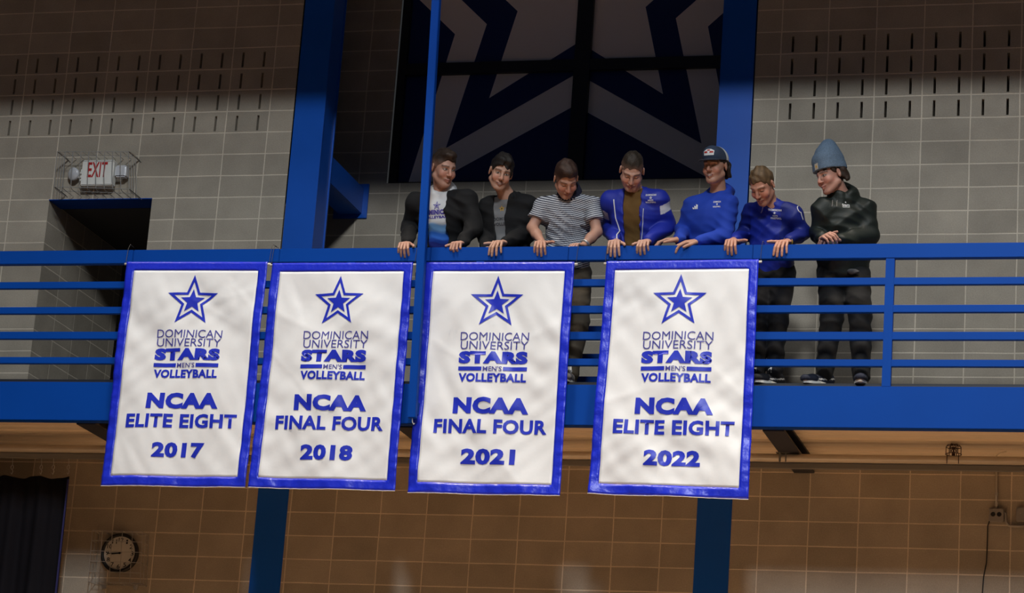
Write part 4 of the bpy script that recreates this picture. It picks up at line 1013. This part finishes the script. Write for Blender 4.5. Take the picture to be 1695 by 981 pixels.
BLUE4 = (.012, .026, .34)
p4 = person(dict(seed=4, label='man in an open royal blue jacket over a brown shirt, looking down', head=(1046, 283, HEADY-.04), rot=(14, 54, 2), hs=1.15, neck=(1052, 313, -1.35),
    shA=(1013, 333, YS), shB=(1089, 331, YS), elA=(1009, 376, -1.06), elB=(1104, 374, -1.2), wrA=W(1020), wrB=W(1072), hip=(1052, 460, -1.12), anA=(1035, 620, -1.3), anB=(1070, 620, -1.3),
    hdA=grip(1020, .06, 1, curl=(52, 32, 8), s=1.18), hdB=grip(1072, -.1, -1, curl=(46, 50, 15), s=1.1), hairc=(.028, .019, .012), skin=(.57, .33, .25),
    hair=dict(side=.004, top=.014, line=.072, fade=.045), lids=1, stubble=.4, trousers=dict(col=(.015, .015, .02)), shoe=(.03, .03, .03)))
s4, sv4 = torso_cloth(p4, 'shirt', .012, .5, M_cloth, plain((.135, .070, .018)), 41, .004)
def white_arm(p, a0, a1, base_c, inner=True):
    def f(V, L):
        c = np.tile(np.array(base_c, float), (len(V), 1))
        for s_, e, sg in ((p['shA'], p['elA'], -1), (p['shB'], p['elB'], 1)):
            d = e-s_; t = ((V-s_)@d)/(d@d); out = (V-s_)@p['sx']*sg; r = np.linalg.norm(V-s_-np.outer(t, d), axis=1); m_ = (t > a0) & (t < a1) & (out > .032) & (r < .12); c[m_] = (.70, .70, .72)
        return c
    return f
OP4 = [(.2, -.075, .085), (.03, -.072, .07), (-.05, -.07, .062), (-.4, -.068, .058), (-.8, -.07, .06)]
j4, jv4 = torso_cloth(p4, 'jacket', .030, .93, M_shell, white_arm(p4, .14, .44, BLUE4), 42, .009, open_=OP4, collar=(.088, .055, .013, (0, 0, -.035)), bloat=.012, hem=-.03)
t4 = bvh_of(jv4)
line_decal(p4, t4, j4, 'zip_trim', M_patchw, [(1013, 306), (1016, 330), (1019, 360), (1022, 398)], .010)
line_decal(p4, t4, j4, 'zip_trim', M_patchw, [(1065, 345), (1064, 370), (1061, 402)], .006)
c = on_cloth(t4, 1077, 328)
decal(p4, t4, j4, 'lettering', M_patchw, [T2('DOMINICAN', .085, .015, .026, 0, .03), star_ring(0, .004, .014, .006), T2("MEN'S", .045, .011, -.016, 0, .03), T2('VOLLEYBALL', .085, .013, -.032, 0, .03)], c, p4['sx'], p4['up'], p4['fr'])

BLUE5 = (.016, .055, .42)
p5 = person(dict(seed=5, label='laughing man in a bright blue hoodie and a navy and white cap', head=(1184, 276, -1.40), rot=(-16, 14, 2), hs=1.12, neck=(1189, 318, -1.30),
    shA=(1147, 341, -1.30), shB=(1205, 338, -1.33), elA=(1130, 384, -1.22), elB=(1199, 391, -1.37), wrA=(1124, 396, -1.50), wrB=(1156, 399, -1.53), hip=(1180, 460, -1.12), anA=(1165, 620, -1.3), anB=(1195, 620, -1.3),
    hdA=dict(f=(-1, -.22, -.10), n=(0, -.25, 1), th=(0, -1, .0), curl=(18, 30, 20), s=1.1), hdB=dict(f=(-1, -.30, -.18), n=(0, -.4, 1), th=(0, -1, -.2), curl=(20, 28, 18), s=1.15, thumb=(.8, .5, -.2)), hairc=(.022, .013, .009), skin=(.50, .27, .19),
    hair=dict(side=.006, top=.004, line=.08, back=.015, tuft=.006, burn=.012), smile=1.2, teeth=1, lids=1, stubble=.0, jaw=.95, trousers=dict(col=(.015, .015, .02)), shoe=(.03, .03, .03)))
def c5(V, L):
    c = np.tile(np.array(BLUE5), (len(V), 1)); c[L[:, 2] < -.262] = np.array([.012, .030, .36]); return c
h5, hv5 = torso_cloth(p5, 'hoodie', .020, .97, M_cloth, c5, 51, .011, hood=.088, hoff=.040, hv=-.115, bloat=.018, cuff=.012)
t5 = bvh_of(hv5); c = on_cloth(t5, 1152, 342)
if c is not None: decal(p5, t5, h5, 'emblem', M_patchw, [(np.array([(-.024+k*.014, -.018), (-.013+k*.014, -.018), (-.013+k*.014+.0, -.008+k*.011), (-.024+k*.014-.004, -.002+k*.011)]), [(0, 1, 2, 3)]) for k in range(3)], c, p5['sx'], p5['up'], p5['fr'])
c = on_cloth(t5, 1187, 338)
if c is not None: decal(p5, t5, h5, 'lettering', M_patchw, [T2('DOMINICAN', .060, .014, .020, 0, .03), star_fill(0, .002, .009), T2('VOLLEYBALL', .062, .012, -.017, 0, .03)], c, p5['sx'], p5['up'], p5['fr'])
# cap
def headobj(p, name, g, m, colf, parent=None):
    V, F = g.mesh(); return np_mesh(name, p['H']+(p['R']@(V*p['hs']).T).T, F, m, parent or p['body'], p['base'], colf(V)), (V, F)
g = Grid((-.13, -.16, -.02), (.13, .15, .19), .004)
g.ell((0, .014, .050), (.088, .108, .098), None, .01); g.ell((0, -.050, .090), (.066, .048, .058), None, .03)
q, P = g.sl(g.lo, g.lo+g.h*g.n); g.d[q] = np.maximum(g.d[q], (.042-.10*P[..., 1]*(P[..., 1] > 0)-P[..., 2]).astype(np.float32))
def ccap(V):
    c = np.tile(np.array([.035, .050, .085]), (len(V), 1)); c[V[:, 1] > .012] = (.62, .63, .64); c[(np.abs(V[:, 1]-.012) < .004)] = (.6, .6, .6); return c
cap5, cv5 = headobj(p5, 'cap', g, M_cloth, ccap)
g = Grid((-.12, -.24, -.01), (.12, -.02, .12), .004)
def brim(P):
    x, y, z = P[..., 0], P[..., 1], P[..., 2]; zb = .052-1.9*x*x+.14*(y+.09); r = np.sqrt((x/.076)**2+((y+.085)/.082)**2)
    return np.maximum(np.abs(z-zb)-.0045, (r-1)*.07)
g.put(brim, g.lo, g.lo+g.h*g.n, 0); headobj(p5, 'brim', g, M_cloth, lambda V: np.tile(np.array([.028, .036, .055]), (len(V), 1)), cap5)
tc5 = BVHTree.FromPolygons([tuple(v) for v in (p5['H']+(p5['R']@(cv5[0]*p5['hs']).T).T)], [tuple(f) for f in cv5[1]])
hx5, hz5, hf5 = p5['R'][:, 0], unit(p5['R'][:, 2]*.9+p5['R'][:, 1]*.25), -p5['R'][:, 1]
cc5 = p5['H']+p5['R']@(np.array([0, -.1, .098])*p5['hs'])
decal(p5, tc5, cap5, 'patch', M_patchw, [(np.array([(-.043, -.026), (.043, -.026), (.046, .012), (.018, .027), (-.018, .027), (-.046, .012)]), [(0, 1, 2, 3, 4, 5)])], cc5, hx5, hz5, hf5, .003)
M_pred = mat('red_print', (.45, .04, .03), .6)
decal(p5, tc5, cap5, 'patch_print', M_pred, [(np.array([(-.040, -.006), (-.008, -.006), (-.012, .010), (-.040, .008)]), [(0, 1, 2, 3)]), (np.array([(.040, -.006), (.008, -.006), (.012, .010), (.040, .008)]), [(0, 1, 2, 3)]), (np.array([(-.010, .012), (.010, .012), (.014, .022), (-.014, .022)]), [(0, 1, 2, 3)])], cc5, hx5, hz5, hf5, .0045)

BLUE6 = (.010, .024, .30)
p6 = person(dict(seed=6, label='fair-haired man with moustache in a royal blue quarter-zip top, looking down', head=(1262, 307, HEADY-.04), rot=(-22, 50, 4), hs=1.13, neck=(1274, 330, -1.36),
    shA=(1245, 352, -1.16), shB=(1313, 355, YS), elA=(1233, 386, -1.08), elB=(1328, 386, -1.25), wrA=W(1214), wrB=W(1304, .05), hip=(1276, 460, -1.12), knA=(1256, 545, -1.3), knB=(1288, 545, -1.3), anA=(1256, 620, -1.33), anB=(1284, 620, -1.33),
    hdA=grip(1214, -.02, 1, curl=(50, 42, 12), thumb=(.35, .9, .1)), hdB=dict(f=(-.25, -1, -.30), n=(0, -.3, 1), th=(-1, 0, .1), curl=(48, 26, 6), s=1.18, spread=1.2, thumb=(.45, .9, .1)), hairc=(.105, .064, .031), skin=(.56, .28, .20),
    hair=dict(side=.005, top=.012, line=.074, tuft=.004, freq=1.0, slant=.1, streak=.9), lids=1, moustache=1, stubble=.5, trousers=dict(col=(.006, .006, .008), inf=.016), shoe=(.012, .013, .018), stripe=1, fy=-1.41, toeA=(-.3, -1, 0), toeB=(-.75, -1, 0)))
def c6(V, L):
    c = np.tile(np.array(BLUE6), (len(V), 1)); side = (np.abs(L[:, 0]) > .15); c[side] *= np.array([.75, .7, .62]); return c
h6, hv6 = torso_cloth(p6, 'quarter_zip_top', .020, .9, M_shell, c6, 61, .011, collar=(.082, .045, .011, (0, 0, -.04)), bloat=.02, hem=-.04)
t6 = bvh_of(hv6)
line_decal(p6, t6, h6, 'zip', M_wire, [(1266, 337), (1263, 342), (1260, 352)], .009)
line_decal(p6, t6, h6, 'shoulder_trim', M_patchw, [(1316, 333), (1321, 341), (1326, 352), (1330, 364)], .008)
c = on_cloth(t6, 1282, 355)
if c is not None: decal(p6, t6, h6, 'lettering', M_patchw, [T2('DOMINICAN', .092, .016, .036, 0, .03), star_fill(0, .012, .013), T2("MEN'S", .045, .012, -.010, 0, .03), T2('VOLLEYBALL', .092, .015, -.028, 0, .03)], c, p6['sx'], p6['up'], p6['fr'])
mb = MB(p6['base']); d = unit(p6['wrB']-p6['elB']); a = p6['wrB']-d*.02
mb.lathe(a, d, [(-.014, .040), (-.010, .044), (-.004, .044), (0, .040)], 20); mb.build('wristband', M_black, p6['body'], 0, True)
mb = MB(p6['base']); mb.lathe(a+d*.012, d, [(-.004, .039), (0, .041), (.004, .039)], 20); mb.build('wristband', M_gold, p6['body'], 0, True)

GRN = (.013, .018, .015)
p7 = person(dict(seed=7, label='man in a blue-grey beanie and dark hooded windbreaker, hands clasped on the rail', head=(1375, 291, -1.42), rot=(-44, 22, -4), hs=1.15, neck=(1396, 321, -1.32),
    shA=(1362, 346, YS-.05), shB=(1432, 347, YS+.08), elA=(1356, 386, -1.28), elB=(1440, 389, -1.24), wrA=(1360, 394, -1.47), wrB=(1392, 396, -1.47), hip=(1396, 460, -1.12), knA=(1377, 540, -1.3), knB=(1424, 540, -1.3), anA=(1366, 620, -1.33), anB=(1428, 620, -1.33),
    hdA=dict(f=(.55, -.8, .02), n=(-.5, -.4, .8), th=(.5, .2, .8), curl=(40, 50, 30), s=1.05), hdB=dict(f=(-1, -.35, 0), n=(.1, -.6, 1), th=(-.2, .3, 1), curl=(30, 45, 30), s=1.1), hairc=(.035, .020, .013), skin=(.55, .29, .22),
    hair=dict(side=.008, top=.0, line=.045, back=-.022, tuft=.007), lids=0, smile=.6, stubble=.25, trousers=dict(col=(.015, .015, .016), inf=.026, sock=1), sockm=M_gbox, shoe=(.014, .018, .035), stripe=1, fy=-1.41, toeA=(-.9, -1, 0), toeB=(.12, -1, 0)))
h7, hv7 = torso_cloth(p7, 'windbreaker', .028, .95, M_shell, plain(GRN), 71, .011, hood=.092, hoff=.055, bloat=.032, hem=-.05)
t7 = bvh_of(hv7); c = on_cloth(t7, 1400, 339)
if c is not None: decal(p7, t7, h7, 'lettering', M_patchw, [T2('Stars', .062, .020, 0, 0, .02), star_fill(.0, .020, .009), rect2(-.03, .03, -.017, -.014)], c, p7['sx'], p7['up'], p7['fr'])
for dx in (1378, 1386): line_decal(p7, t7, h7, 'drawstring', M_gbox, [(dx, 331), (dx-1, 342)], .005)
mb = MB(p7['base']); c = at(1414, 449, -1.28)
gg = Grid(c-.12, c+.12, .006); gg.ell(c, (.055, .02, .03), None, 0); gg.warp(folds(77, .012)); V, F = gg.mesh(); np_mesh('shirt_hem', V, F, M_cloth, h7, p7['base'], np.tile([.13, .13, .135], (len(V), 1)))
# beanie
g = Grid((-.14, -.16, 0), (.14, .18, .32), .004)
g.ecap((0, .012, .06), (0, .030, .14), np.array([1., 0, 0]), .094, .114, .084, .094, .03); g.cap((0, .034, .13), (.004, .058, .205), .084, .050, .04)
g.ecap((0, .012, .052), (0, .016, .092), np.array([1., 0, 0]), .097, .117, .093, .112, .004, p=2.6)
q, P = g.sl(g.lo, g.lo+g.h*g.n); g.d[q] = np.maximum(g.d[q], (.038-.16*P[..., 1]-P[..., 2]).astype(np.float32)*.95)
g.ell((.02, .118, .165), (.03, .018, .012), None, .02, 'c')
g.warp(lambda P: .0012*np.sin(2*math.pi*np.arctan2(P[:, 0], P[:, 1]-.01)/(2*math.pi)*70))
def cbn(V):
    b_ = np.array([.105, .155, .225]); rs = np.random.RandomState(1); t = rs.rand(len(V)); k = .75+.5*t; return b_*k[:, None]
bn7, bv7 = headobj(p7, 'beanie', g, M_cloth, cbn)
tb7 = BVHTree.FromPolygons([tuple(v) for v in (p7['H']+(p7['R']@(bv7[0]*p7['hs']).T).T)], [tuple(f) for f in bv7[1]])
M_tag = mat('tan_tag', (.50, .44, .36), .6)
cc7 = p7['H']+p7['R']@(np.array([.008, -.1, .082])*p7['hs'])
decal(p7, tb7, bn7, 'tag', M_tag, [rect2(-.020, .020, -.024, .024)], cc7, p7['R'][:, 0], p7['R'][:, 2], -p7['R'][:, 1], .003)
decal(p7, tb7, bn7, 'tag_mark', M_gold, [(np.array([(.009*math.cos(q), .009*math.sin(q)) for q in np.linspace(0, 6.28, 13)[:-1]]), [tuple(range(12))])], cc7, p7['R'][:, 0], p7['R'][:, 2], -p7['R'][:, 1], .0042)
